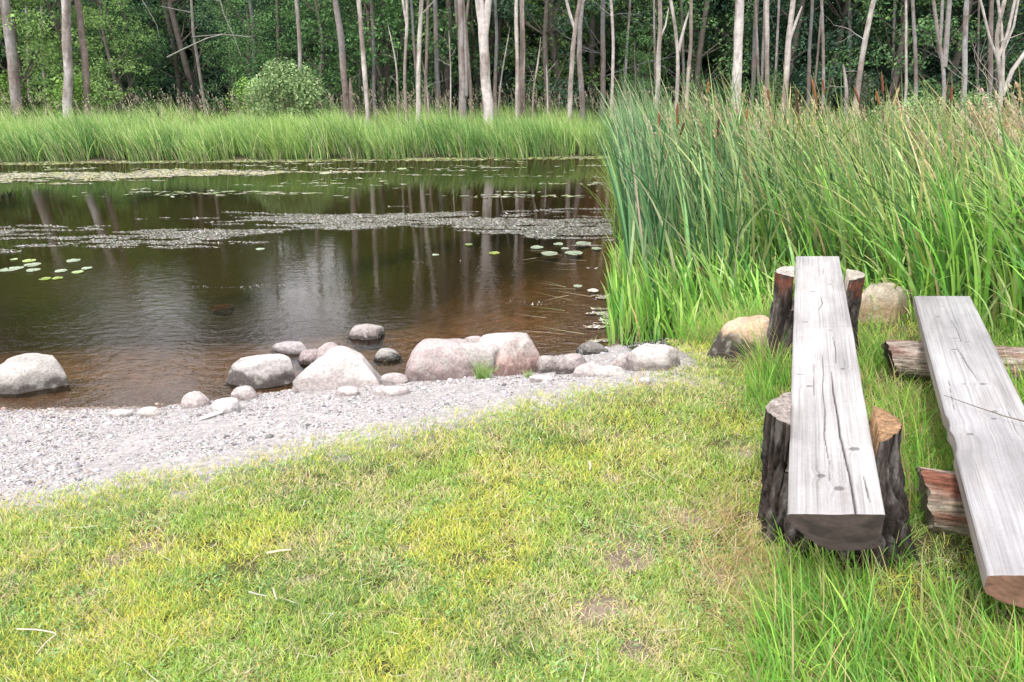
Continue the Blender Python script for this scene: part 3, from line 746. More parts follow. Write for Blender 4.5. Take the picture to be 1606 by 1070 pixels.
        G[..., 1] += .002 * (nf - .5) + .003 * (nz - .5)
        G[0] = T; G[-1] = Bt
        V_.append(G.reshape(-1, 3)); C_.append(ec.reshape(-1, 3)); Fa.append(grid(rows, nb, off, endi == 0 and False)); off += rows * nb
    return mesh_np(name, np.concatenate(V_), np.concatenate(Fa), 4, M_wood, np.clip(np.concatenate(C_), .01, .85), True)

def stump_mesh(name, rx, ry, zt_ear_l, zt_ear_r, notch, flare, seed, capcol, barkcol, bare_red=None, ear_slant=0.0):
    """one log stood on end with a saddle sawn into its top for the plank. notch=(x0,x1,slope,z)"""
    NT, NZ, NR = 420, 150, 60
    th = np.linspace(0, 2 * math.pi, NT, endpoint=False)
    def rad(th, z):
        ct, sn = np.cos(th), np.sin(th)
        lob = fbm(ct * 1.3 + 5, sn * 1.3 + seed, z * 1.2, seed, 3) - .5
        # furrowed bark: narrow grooves running up
        wrp = .5 * (fbm(ct * 3, sn * 3, z * 7, seed + 13, 3) - .5); fur = np.abs(2 * fbm(ct * 8 + wrp, sn * 8 + wrp, z * 4.0, seed + 3, 4) - 1) + .35 * sstep(.6, .75, fbm(ct * 6, sn * 6, z * 26, seed + 14, 3)) * -.3; fur = np.clip(fur, 0, 1); tf = sstep(.44, .36, z)
        fine = 1.6 * (fbm(ct * 26, sn * 26, z * 16, seed + 4, 4) - .5)
        f = 1 + .20 * lob - (.02 + .085 * tf) * (1 - np.clip(fur * 4, 0, 1)) + .05 * fine * tf
        k = np.clip((flare[0] - z) / flare[0], 0, 1) ** 1.6
        rt = fbm(ct * 2.4, sn * 2.4, seed * 1.3, seed + 7, 2)
        chunk = fbm(ct * 5, sn * 5, z * 14, seed + 8, 4) - .5
        return f * (1 + k * flare[1] * (.3 + 1.2 * rt + 1.1 * np.clip(ct, 0, 1) - .8 * np.clip(-ct, 0, 1) + .9 * np.clip(-sn, 0, 1)) + .34 * chunk * k), fur, lob
    def topz(x, y):
        left_ = x < (notch[0] + notch[1]) / 2 + y * notch[2]
        e = np.where(left_, zt_ear_l, zt_ear_r) + ear_slant * y + .018 * (fbm(x * 20, y * 20, 0, seed + 11, 3) - .5)
        u = x - y * notch[2]
        inn = (u > notch[0]) & (u < notch[1])
        return np.where(inn, notch[3] + .006 * (fbm(x * 30, y * 30, 0, seed + 12, 2) - .5), e), inn
    # wall
    f1, _, _ = rad(th, np.full(NT, .47))
    xt, yt = np.cos(th) * rx * f1, np.sin(th) * ry * f1
    zt, inn = topz(xt, yt)
    s = np.linspace(0, 1, NZ)[:, None]
    Z = -.08 + (zt[None] + .08) * s
    TH = np.broadcast_to(th[None], Z.shape)
    f, fur, lob = rad(TH, Z)
    X, Y = np.cos(TH) * rx * f, np.sin(TH) * ry * f
    if flare[0] > .3: X = X + .05 * (zt[None] - Z); Y = Y - .09 * np.clip(.3 - Z, 0, 1)
    nz = fbm(X * 16, Y * 16, Z * 5, seed + 20, 4)
    ridge = np.clip(fur * 3.2, 0, 1)[..., None]; hi_ = sstep(.48, .66, fbm(X * 30, Y * 30, Z * 9, seed + 24, 3))[..., None]
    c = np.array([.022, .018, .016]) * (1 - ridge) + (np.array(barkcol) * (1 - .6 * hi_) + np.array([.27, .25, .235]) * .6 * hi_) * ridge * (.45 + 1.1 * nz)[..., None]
    if bare_red is not None:
        cols_, zc = bare_red
        mk = sstep(-.03, .03, Z - zc + .10 * (fbm(X * 12, Y * 12, Z * 8, seed + 21, 3) - .5))[..., None]
        hue = sstep(.4, .6, fbm(X * 20, Y * 20, Z * 22, seed + 22, 3))[..., None]
        cc = np.array(cols_[0]) * hue + np.array(cols_[1]) * (1 - hue)
        c = c * (1 - mk) + cc * (.6 + .8 * nz[..., None]) * mk
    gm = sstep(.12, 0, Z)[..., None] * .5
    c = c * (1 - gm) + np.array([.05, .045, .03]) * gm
    # cap
    rr = np.linspace(1, 0, NR)[:, None]
    CX, CY = xt[None] * rr, yt[None] * rr
    CZ, ci = topz(CX, CY)
    CZ[0] = zt
    chk = np.clip(1 - np.abs(fbm(np.cos(th)[None] * 9 + 0 * CX, np.sin(th)[None] * 9 + 0 * CX, rr * .6, seed + 33, 3) - .5) * 30, 0, 1)
    gr_ = -2.6 * chk + .5 + .5 * np.sin(np.hypot(CX, CY) * 420 + 5 * fbm(CX * 20, CY * 20, 0, seed + 30, 2))
    cn = fbm(CX * 18, CY * 18, CZ * 3, seed + 31, 4)
    cl = CX < (notch[0] + notch[1]) / 2
    cc = np.where(cl[..., None], np.array(capcol[0]), np.array(capcol[1])) * (.6 + .7 * cn + .12 * gr_)[..., None]
    V_ = np.concatenate([np.stack([X, Y, Z], -1).reshape(-1, 3), np.stack([CX, CY, CZ], -1).reshape(-1, 3)])
    C_ = np.concatenate([c.reshape(-1, 3), cc.reshape(-1, 3)])
    i = np.arange(NZ - 1)[:, None] * NT; j = np.arange(NT)[None]
    q1 = np.stack([i + j, i + (j + 1) % NT, i + NT + (j + 1) % NT, i + NT + j], -1).reshape(-1, 4)
    o_ = NZ * NT; i = np.arange(NR - 1)[:, None] * NT + o_
    q2 = np.stack([i + j, i + (j + 1) % NT, i + NT + (j + 1) % NT, i + NT + j], -1).reshape(-1, 4)
    return mesh_np(name, V_, np.concatenate([q1, q2]), 4, M_stump, np.clip(C_, .008, .8), True)

# tall bench
B1 = empty('log_bench', (1.45, 3.38, 0))
tag(B1, 'taller grey plank bench held in two notched upright stumps', 'bench', 'rough log benches')
def place(me, name, parent, off=(0, 0, 0)):
    o = link(name, me, parent)
    o.location = (off[0] - parent.location[0], off[1] - parent.location[1], off[2] - parent.location[2])
    return o
prof1 = [(0, 0), (0, .08), (.005, .14), (.08, .30), (.18, .50), (.28, .70), (.37, .84), (.47, .90), (.58, .96), (.70, 1.0), (.84, .93), (.97, .92), (1, .84), (1, .4), (1, 0)]
k1 = [(.36, .070, .013, .011), (.55, .045, .015, .012), (.77, .128, .017, .012), (.12, .34, .010, .006), (.75, .36, .012, .006), (.2, .56, .016, .006), (.62, .52, .012, .005), (.35, .73, .016, .006), (.7, .78, .014, .005), (.5, .88, .012, .005), (.25, .30, .014, .008)]
c1 = [([(.70, 0), (.685, .05), (.66, .10), (.62, .16), (.60, .24), (.58, .32), (.575, .35)], .0024), ([(.45, .06), (.46, .10), (.42, .16), (.45, .22), (.44, .30), (.47, .42)], .0012), ([(.86, .02), (.83, .07)], .0014), 
      ([(.66, .38), (.68, .44), (.65, .49)], .0012), ([(.45, .62), (.53, .66), (.5, .7)], .0013), ([(.58, .84), (.6, .9)], .001), ([(.31, .27), (.33, .38)], .0007)]
place(plank('seat', .787, 1.885, 1.85, 4.88, .42, .28, .125, k1, c1, prof1, 5, (.315, .305, .302), (.055, .042, .038)), 'seat', B1)  # cut ends coloured very dark to carry their shade
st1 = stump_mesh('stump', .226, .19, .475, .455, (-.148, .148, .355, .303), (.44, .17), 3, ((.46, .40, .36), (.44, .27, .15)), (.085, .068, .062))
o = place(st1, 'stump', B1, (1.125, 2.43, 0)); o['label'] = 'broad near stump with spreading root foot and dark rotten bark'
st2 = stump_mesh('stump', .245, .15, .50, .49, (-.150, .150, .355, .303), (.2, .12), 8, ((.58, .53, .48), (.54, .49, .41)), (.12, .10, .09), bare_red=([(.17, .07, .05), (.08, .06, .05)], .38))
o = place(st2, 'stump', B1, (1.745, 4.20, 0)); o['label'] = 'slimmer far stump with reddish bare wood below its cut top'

# low bench
B2 = empty('log_bench', (1.95, 3.1, 0))
tag(B2, 'lower grey plank bench lying on two short horizontal logs at the right edge', 'bench', 'rough log benches')
prof2 = [(0, 0), (0, .2), (0, .38), (.03, .50), (.10, .62), (.18, .74), (.28, .85), (.4, .95), (.55, 1.0), (.7, .97), (.82, .92), (.92, .84), (1, .7), (1, .4), (1, 0)]
k2 = [(.20, .32, .013, .007), (.55, .37, .012, .006), (.6, .395, .013, .007), (.38, .66, .014, .007), (.45, .72, .013, .006), (.62, .70, .012, .006), (.3, .85, .012, .006), (.45, .92, .013, .006), (.7, .14, .009, .006), (.35, .50, .010, .006), (.6, .5, .016, .008)]
c2 = [([(.55, .52), (.5, .58), (.45, .64), (.43, .67)], .0018), ([(.52, .68), (.53, .76), (.5, .84)], .0013), ([(.12, .40), (.16, .52)], .0010), ([(.75, .3), (.78, .42)], .0008)]
place(plank('seat', 1.315, 1.766, 2.40, 4.39, .30, .335, .115, k2, c2, prof2, 25, (.275, .27, .275), (.17, .095, .065), chips=((.30, .03, .012), (.36, .02, .008))), 'seat', B2)
def lying_log(name, p0, p1, r0, r1, seed, cola, colb, endcol):
    NT, NL = 120, 120
    p0 = np.array(p0, float); p1 = np.array(p1, float); d = p1 - p0; L_ = np.linalg.norm(d); d /= L_
    a = np.cross(d, [0, 0, 1.0]); a /= np.linalg.norm(a); b = np.cross(a, d)
    th = np.linspace(0, 2 * math.pi, NT, endpoint=False)
    S_, TH = np.meshgrid(np.linspace(0, 1, NL), th, indexing='ij')
    rr = (r0 + (r1 - r0) * S_)
    wp_ = .8 * (fbm(np.cos(TH) * 2, np.sin(TH) * 2, S_ * 5, seed + 17, 3) - .5); spl = np.abs(2 * fbm(np.cos(TH) * 9 + wp_, np.sin(TH) * 9 + wp_, S_ * L_ * 5.0, seed, 4) - 1)
    lob = fbm(np.cos(TH) * 1.4, np.sin(TH) * 1.4, S_ * L_ * 2, seed + 1, 3) - .5
    f = rr * (1 + .24 * lob - .035 * (1 - np.clip(spl * 6, 0, 1)) + .03 * (fbm(np.cos(TH) * 20, np.sin(TH) * 20, S_ * 14, seed + 2, 2) - .5))
    endr = .02 * (fbm(np.cos(TH) * 3, np.sin(TH) * 3, 0, seed + 3, 3) - .5) * 2
    pos = S_ * L_ + endr * np.exp(-S_ * 14) * 1.3 - .03 * np.sin(TH) * np.exp(-S_ * 12)
    P = p0 + d * pos[..., None] + a * (np.cos(TH) * f)[..., None] + b * (np.sin(TH) * f)[..., None]
    nz = fbm(np.cos(TH) * 5, np.sin(TH) * 5, S_ * 3, seed + 4, 3)[..., None]
    nf = fbm(np.cos(TH) * 22, np.sin(TH) * 22, S_ * 5, seed + 5, 3)[..., None]
    mk = sstep(.36, .66, fbm(np.cos(TH) * 2.2, np.sin(TH) * 2.2, S_ * 2.5, seed + 14, 4))[..., None]
    c = (np.array(cola) * (1 - mk) + np.array(colb) * mk) * (.5 + nf) * (.62 + .5 * np.clip(spl * 4, 0, 1))[..., None]
    V_ = [P.reshape(-1, 3)]; C_ = [c.reshape(-1, 3)]
    j = np.arange(NT)[None]; i = np.arange(NL - 1)[:, None] * NT
    Fa = [np.stack([i + j, i + (j + 1) % NT, i + NT + (j + 1) % NT, i + NT + j], -1).reshape(-1, 4)]
    off = NL * NT
    for row in (0, NL - 1):
        rim = P[row]; ctr = rim.mean(0); rings = 24
        s = np.linspace(1, 0.001, rings)[:, None, None]
        k_ = np.ones(31) / 31; rel = rim - ctr; sm_ = np.stack([np.convolve(np.concatenate([rel[-15:, i_], rel[:, i_], rel[:15, i_]]), k_, 'valid') for i_ in range(3)], -1)
        G = ctr + (rel[None] * np.clip((s - .8) / .2, 0, 1) + sm_[None] * (1 - np.clip((s - .8) / .2, 0, 1))) * s
        rg = .5 + .5 * np.sin(s[..., 0] * 60 + 4 * fbm(G[..., 1] * 15, G[..., 2] * 15, 0, seed + 7, 2))
        ec = np.array(endcol) * (.55 + .5 * fbm(G[..., 1] * 30, G[..., 2] * 30, 0, seed + 8, 3) + .25 * rg)[..., None]
        V_.append(G.reshape(-1, 3)); C_.append(ec.reshape(-1, 3))
        i = np.arange(rings - 1)[:, None] * NT + off
        Fa.append(np.stack([i + j, i + (j + 1) % NT, i + NT + (j + 1) % NT, i + NT + j], -1).reshape(-1, 4)); off += rings * NT
    return mesh_np(name, np.concatenate(V_), np.concatenate(Fa), 4, M_log, np.clip(np.concatenate(C_), .01, .8), True)
o = place(lying_log('support_log', (1.53, 2.47, .10), (2.28, 2.27, .085), .118, .100, 4, (.62, .53, .43), (.36, .15, .10), (.42, .35, .29)), 'support_log', B2)
o['label'] = 'near support log, bleached and reddish with splintered grain'
o = place(lying_log('support_log', (2.07, 3.92, .09), (2.74, 3.80, .095), .098, .095, 9, (.58, .50, .44), (.36, .22, .18), (.12, .10, .09)), 'support_log', B2)
o['label'] = 'far support log, grey weathered and sticking out on both sides'
# grass stem lying over the low bench
pts = [onplane(1480, 622, .31), onplane(1530, 640, .318), onplane(1575, 655, .318), onplane(1640, 672, .33)]
b_ = Buf(); tt_ = np.linspace(0, 3, 16)
P = np.stack([np.interp(tt_, range(4), [q[i_] for q in pts]) for i_ in range(3)], -1); P[:, 2] += .006
v, q = tube(P, np.linspace(.0012, .003, 16), 6); b_.add(v, q, (.16, .14, .11))
tag(link('dry_stalk', b_.mesh('dry_stalk', M_bark)), 'thin dark dry stalk lying across the lower bench', 'stalk')

# ------------------------------------------------------------------ reeds
def region_reed(n, ymax=11.5, front=0.0):
    y = rng.uniform(2.0, ymax, n); x = rng.uniform(.5, 9.5, n)
    fe = np.interp(x, [.5, .85, 1.6, 2.3, 2.75, 3.1, 3.5, 4.2, 9], [5.6, 5.35, 5.2, 5.35, 5.0, 4.1, 3.2, 2.2, 1.5])
    k = (x > Xr(y)) & (y > fe + front) & (x < y * .72 + 2.6)
    return x[k], y[k], (y - fe)[k], (x - Xr(y))[k]
def reeds(n, front, lo, hi, wd, cols, wts, lean, bend, K=6, tip=None, tipp=0.0, ymax=11.5, clumpk=3, seed=1, edge_short=False, azm=3.1, azs=.5):
    x, y, e, er = region_reed(n, ymax, front)
    dn = fbm(x * clumpk, y * clumpk, 0, 100 + seed, 3); k = rng.random(len(x)) < sstep(.25, .5, dn)
    x, y, e, er = x[k], y[k], e[k], er[k]
    if not edge_short:
        kk = (er > .14) & (rng.random(len(x)) < np.interp(er, [1.3, 2.4], [1, .42])); x, y, e, er = x[kk], y[kk], e[kk], er[kk]
    m = len(x)
    ln = rng.uniform(lo, hi, m) * (.78 + .42 * fbm(x * .8, y * .8, 0, 110 + seed, 2))
    if edge_short: ln *= np.interp(e, [0, .5, 1.6], [.62, .8, 1.0]) * np.interp(er, [.1, .9, 1.8], [.5, .78, 1.08])
    col = pick(cols, wts, m, .14); tc_ = np.where(rng.random((m, 1)) < tipp, np.array([tip or (.4, .3, .15)]), col * 1.12)
    if not edge_short:      # cattail leaves nearest the water are bluer, farther right yellower
        te = np.interp(er, [.2, 2.0], [1, 0])[:, None]; f_ = np.array([.84, .95, 1.16]) * te + np.array([1.08, 1.0, .9]) * (1 - te); col = col * f_; tc_ = tc_ * f_
    z = np.maximum(terrain(x, y), WZ - .1)
    return blades(np.stack([x, y, z - .01], -1), ln, wd * rng.uniform(.6, 1.3, m), rng.normal(azm, azs, m), rng.uniform(lean[0], lean[1], m) * np.interp(er, [0, .8], [.3, 1]), rng.uniform(bend[0], bend[1], m) * np.interp(er, [0, 1.2], [.35, 1]), col, np.clip(tc_, 0, .9), K=K, taper=2.6, tipfrom=.75)
RC = [(.095, .21, .065), (.20, .34, .12), (.045, .115, .040), (.36, .46, .18), (.48, .40, .23)]
stuffobj('tall_reeds', [
    reeds(20000, .75, 1.0, 1.95, .024, RC, [1, 1, .8, .7, .25], (.0, .32), (.15, 1.3), 7, (.42, .33, .2), .25, 11.5, 2.4, 1, False, azs=.9),
    reeds(600, .5, .5, 1.5, .014, [(.42, .34, .2), (.30, .22, .12), (.5, .44, .3)], [1, 1, .6], (.1, .9), (.0, 1.6), 7, None, 0, 9, 2.4, 9, False, azs=1.6),
    reeds(2200, 1.2, 1.6, 2.0, .017, RC, [1, 1, .6, .6, .3], (.1, .35), (.4, 1.2), 7, (.5, .4, .25), .4, 10, 2.2, 2),
], M_reed, 'tall blue green cattail leaves leaning left at the water edge behind the benches', 'reeds')
FC = [(.20, .43, .07), (.31, .54, .10), (.10, .26, .05), (.46, .60, .22), (.48, .43, .22)]
stuffobj('reed_grass', [
    reeds(18500, 0.0, .5, 1.0, .022, FC, [1, .9, .8, .45, .15], (.0, .35), (.3, 1.9), 7, (.4, .45, .15), .2, 7.6, 3, 3, True, 2.6, 1.4),
    reeds(16500, 0.3, .85, 1.4, .024, FC, [1, .9, .8, .55, .15], (.0, .3), (.3, 1.6), 8, (.45, .5, .2), .2, 6.9, 2.2, 7, True, 2.8, 1.0),
    reeds(8000, -.15, .18, .5, .010, FC, [1, .9, .8, .3, .3], (.1, .6), (.4, 1.8), 6, (.45, .38, .2), .2, 6.4, 4, 4, True, 2.6, 1.6),
], M_reed, 'bright green broad leaved reed grass in front of the taller cattail leaves', 'reeds')
# dense low fill of the marsh on the right, up to the far trees
def marsh(n):
    y = rng.uniform(9, 20.5, n); x = rng.uniform(1.0, 19, n)
    k = (x > Xr(y)) & (x < y * .74 + 1.5); x, y = x[k], y[k]; m = len(x)
    dn = fbm(x * 1.3, y * 1.3, 0, 120, 3); col = pick([(.13, .27, .06), (.19, .34, .07), (.26, .38, .09), (.30, .33, .14)], np.stack([.6 + 0 * x, 1 + 0 * x, .4 + 2 * sstep(.5, .65, dn), .35 + 0 * x], -1), m)
    return blades(np.stack([x, y, np.maximum(terrain(x, y), WZ) - .01], -1), rng.uniform(.55, 1.05, m) * (.75 + .5 * dn), rng.uniform(.010, .02, m), rng.normal(3.0, .8, m), rng.uniform(0, .35, m), rng.uniform(.2, 1.2, m), col, col * 1.1, K=4)
stuffobj('marsh_grass', [marsh(36000)], M_grass, 'pale green marsh grass stretching back from the reeds to the right hand trees', 'grass')

# far bank sedge belt
def sedge(n, y0, y1, lo, hi, cols, wts, wd=.016):
    x = rng.uniform(-21, 4.5, n); y = Yf(x) + y0 + (y1 - y0) * rng.random(n) ** 1.2
    y = y + 1.5 * (fbm(x * .8, 0, 0, 131, 5) - .5)
    dn = fbm(x * 1.1, y * 1.1, 0, 130, 3)
    kp = rng.random(n) < sstep(.30, .52, fbm(x * 2.4, y * 2.0, 0, 133, 3)) + .12; x, y, dn = x[kp], y[kp], dn[kp]; n = m = len(x)
    w_ = np.array(wts)[None] * np.ones((n, 1)); w_[:, 1] += 1.6 * sstep(.5, .65, dn); w_[:, 0] += 1.2 * sstep(.5, .62, 1 - dn)
    col = pick(cols, w_, n)
    return blades(np.stack([x, y, np.maximum(terrain(x, y), WZ) - .02], -1), rng.uniform(lo, hi, n) * (.62 + .85 * fbm(x * 1.1, y * .7, 0, 132, 3)), wd * rng.uniform(.7, 1.3, n), rng.normal(2.9, .9, n), rng.uniform(0, .3, n), rng.uniform(.1, 1.3, n), col, col * 1.12, K=4)
SC = [(.10, .22, .06), (.34, .49, .14), (.18, .34, .09), (.52, .58, .28)]
stuffobj('bank_sedge', [sedge(44000, .0, 1.6, .55, .85, SC, [.6, .8, 1, .35]), sedge(44000, .8, 4.5, .55, .9, SC, [.3, 1.1, .8, .8]), sedge(4000, -.12, .3, .25, .6, [(.28, .27, .16), (.14, .22, .07), (.1, .13, .06), (.3, .35, .15)], [1, 1, 1, .4])],
    M_grass, 'belt of bright green sedge along the far bank of the pond', 'sedge')

# beige seed plumes -----------------------------------------------------
def plumes(x, y, z0, ln, azm, azs, lean, bend, col, size, m2=16):
    """stem plus a spindle of tiny glumes at its top"""
    n = len(x); az = rng.normal(azm, azs, n); le = rng.uniform(lean[0], lean[1], n); be = rng.uniform(bend[0], bend[1], n)
    base = np.stack([x, y, z0], -1)
    s1 = blades(base, ln, np.full(n, .005), az, le, be, col * .8, col, K=5, basew=1, tipfrom=.3)
    tipv = s1[0].reshape(n, 12, 3)
    P4 = tipv[:, 8:10].mean(1); P5 = tipv[:, 10:12].mean(1); d = (P5 - P4); dl = np.linalg.norm(d, axis=1)[:, None]; d /= dl
    t = rng.random((n, m2)); cpos = P5[:, None] - d[:, None] * (t * size * 4.0)[..., None] + rng.normal(0, size * .22, (n, m2, 3)) * (1.15 - abs(t - .5) * 1.4)[..., None]
    cpos = cpos.reshape(-1, 3); k = len(cpos)
    dd = np.repeat(d, m2, 0) + rng.normal(0, .35, (k, 3)); dd /= np.linalg.norm(dd, axis=1)[:, None]
    sd = np.cross(dd, rng.normal(0, 1, (k, 3))); sd /= np.linalg.norm(sd, axis=1)[:, None] + 1e-6
    l_ = size * rng.uniform(.35, .7, k)[:, None]; w_ = l_ * .28
    V = np.stack([cpos - dd * l_, cpos + sd * w_, cpos + dd * l_, cpos - sd * w_], 1).reshape(-1, 3)
    Fq = np.arange(4 * k).reshape(-1, 4); c = np.repeat(np.repeat(col, m2, 0) * rng.uniform(.8, 1.2, (k, 1)), 4, 0)
    return [s1, (V, Fq, np.clip(c, 0, .9))]
n = 1500; x = rng.uniform(-20, 5, n); y = Yf(x) + rng.uniform(2.3, 5.2, n)
pl = plumes(x, y, terrain(x, y), rng.uniform(.75, 1.25, n), 3.0, 1.2, (0, .2), (.0, .5), pick([(.40, .35, .27), (.46, .41, .31), (.30, .25, .19)], [1, 1, .6], n), .045, 10)
n = 700; y = rng.uniform(14, 20, n); x = rng.uniform(.18, .75, n) * y
pl += plumes(x, y, terrain(x, y), rng.uniform(.8, 1.2, n), 3.0, .8, (0, .3), (.0, .6), pick([(.46, .38, .26), (.5, .42, .28)], [1, 1], n), .045, 10)
stuffobj('seed_plumes', pl, M_plume, 'beige seed plumes standing in a row above the far sedge below the trees', 'grass')
pl = []
for (pxa, pxb, pya, pyb, Y0, Y1, cnt) in [(1100, 1215, 150, 215, 7.5, 9.0, 40), (1520, 1660, 150, 225, 5.6, 7.2, 80), (1420, 1560, 185, 260, 6.5, 8, 30), (960, 1060, 185, 235, 6.8, 8.2, 6), (1220, 1420, 165, 230, 8, 9.5, 26)]:
    px = rng.uniform(pxa, pxb, cnt); py = rng.uniform(pya, pyb, cnt); YY = rng.uniform(Y0, Y1, cnt)
    T = np.array([at(a, b, c_) for a, b, c_ in zip(px, py, YY)])
    ln = (T[:, 2] + .4) * 1.13; bx_ = T[:, 0] + ln * .38
    pl += plumes(bx_, T[:, 1], np.full(cnt, -.4), ln, 3.14, .12, (.12, .3), (.25, .7), pick([(.46, .39, .25), (.38, .31, .19), (.50, .43, .31)], [1, .7, .6], cnt), .042, 26)
stuffobj('reed_plumes', pl, M_plume, 'feathery beige pink seed plumes leaning left among the tall reeds', 'reeds')

# cattails, each a thing ------------------------------------------------
M_cat = attr_mat('cattail_felt', .95, 0, .1, noise=(200, .8, 1.2), bump=(300, .4, .002))
cat = [ # head top px,py, head bottom px,py, Y, label
    (1111, 128, 1110, 147, 8.2, 'short rust brown cattail head standing highest left of the pale thick trunk'),
    (1062, 162, 1063, 198, 7.4, 'slim red brown cattail head above the left part of the reeds'),
    (1034, 178, 1033, 200, 7.0, 'leftmost tall reddish cattail head near the top of the reeds'),
    (1047, 232, 1044, 250, 6.5, 'low reddish cattail head deep in the left reeds'),
    (1073, 192, 1067, 212, 6.7, 'dark brown cattail head leaning right in the left reeds'),
    (1127, 186, 1126, 214, 7.0, 'dark slim cattail head below the beige plumes'),
    (1171, 172, 1171, 186, 7.6, 'small orange cattail head among the beige plumes'),
    (1248, 138, 1252, 178, 7.9, 'long dark cattail head drooping beside a bent pale stalk'),
    (1273, 123, 1280, 156, 8.0, 'thick orange brown cattail head, left one of the close pair'),
    (1290, 124, 1293, 150, 8.4, 'red brown cattail head, right one of the close pair'),
    (1340, 138, 1348, 162, 8.2, 'pinkish brown cattail head bent over to the left'),
    (1374, 143, 1380, 166, 8.4, 'pale rust cattail head leaning left next to the tallest one'),
    (1383, 116, 1385, 146, 8.6, 'tallest red brown cattail head right of the leaning dead tree'),
    (1410, 137, 1400, 168, 8.0, 'yellowish green cattail head slanting to the right'),
    (1204, 140, 1206, 160, 8.3, 'small dull brown cattail head in front of a grey trunk'),
    (1493, 135, 1492, 160, 8.6, 'thin tan cattail head before the right hand scrub'),
    (1088, 432, 1100, 420, 5.9, 'broken reddish cattail stalk crossing the green leaves low in the reeds')]
for (tx, ty, bx, by, YY, lab) in cat:
    T, Bm = at(tx, ty, YY), at(bx, by, YY)
    d = T - Bm
    root = empty('cattail', (0, 0, 0)); tag(root, lab, 'cattail', 'cattails among the reeds')
    base = np.array([Bm[0] + (.10 + abs(d[0]) * 1.5) * (1 if bx >= tx else -1), YY, max(float(terrain(Bm[0], YY)), WZ)])
    root.location = base
    s = np.linspace(0, 1, 14)[:, None]
    c1_ = Bm - d / (np.linalg.norm(d) + 1e-6) * .45
    P = base * (1 - s) ** 2 + c1_ * 2 * s * (1 - s) + Bm * s ** 2 if not lab.startswith('broken') else base * (1 - s) + Bm * s
    b_ = Buf(); v, q = tube(P - base, np.full(14, .0035), 6); b_.add(v, q, (.14, .17, .07) if 'yellow' in lab else (.20, .14, .07))
    link('stem', b_.mesh('stem', M_reed), root)
    hc = (.24, .10, .045) if 'orange' in lab or 'rust' in lab else (.16, .065, .035)
    if 'dark' in lab: hc = (.07, .04, .025)
    if 'yellow' in lab: hc = (.30, .26, .12)
    hs = np.linspace(0, 1, 12)[:, None]; HP = Bm + d * hs
    rr_ = .0115 * np.minimum(1, np.minimum(hs[:, 0] * 7 + .3, (1 - hs[:, 0]) * 7 + .15))
    b_ = Buf(); v, q = tube(HP - base, rr_, 10, .15, 3); b_.add(v, q, hc)
    sp_ = T + d / (np.linalg.norm(d) + 1e-6) * .03
    v, q = tube([T - base, sp_ - base], [.0022, .001], 5); b_.add(v, q, (.35, .25, .13))
    link('seed_head', b_.mesh('seed_head', M_cat), root)

# ------------------------------------------------------------------ on the water
def pad(px, py, wpx, label, col=(.40, .46, .38), grp='lily pads on the pond', up=0):
    P = onplane(px, py, WZ + .006); rr = wpx / F * (P[1] * CP - (P[2] - CAMZ) * SP) / 2.6
    n = 28; a0 = rng.uniform(0, 6.28); th = a0 + np.linspace(.12, 2 * math.pi - .12, n)
    r = rr * (1 + .05 * np.sin(th * 3 + a0) + .03 * rng.normal(size=n))
    V = [[0, 0, .0]]; ring_in = np.stack([np.cos(th) * r * .6, np.sin(th) * r * .6, np.full(n, .001)], -1)
    ring = np.stack([np.cos(th) * r, np.sin(th) * r, .002 + .004 * rng.random(n) + up * (np.cos(th) > .3) * rr * .5], -1)
    V = np.concatenate([np.array(V), ring_in, ring, (ring - [0, 0, .003])])
    f = []
    for i_ in range(n - 1):
        f.append([0, 1 + i_, 2 + i_, 2 + i_]); f.append([1 + i_, 1 + n + i_, 2 + n + i_, 2 + i_]); f.append([1 + n + i_, 1 + 2 * n + i_, 2 + 2 * n + i_, 2 + n + i_])
    tri = [q[:3] for q in f if q[2] == q[3]]; qd = [q for q in f if q[2] != q[3]]
    me = bpy.data.meshes.new('lily_pad'); me.from_pydata(V.tolist(), [], tri + qd); me.update()
    at_ = me.attributes.new('Col', 'FLOAT_COLOR', 'POINT')
    cc = np.ones((len(V), 4)); cc[:, :3] = np.array(col) * (.85 + .3 * rng.random((len(V), 1))); at_.data.foreach_set('color', cc.astype(np.float32).ravel())
    me.materials.append(M_pad)
    o = link('lily_pad', me); o.location = P
    return tag(o, label, 'lily pad', grp)
PD, PY = (.27, .32, .23), (.20, .27, .06)
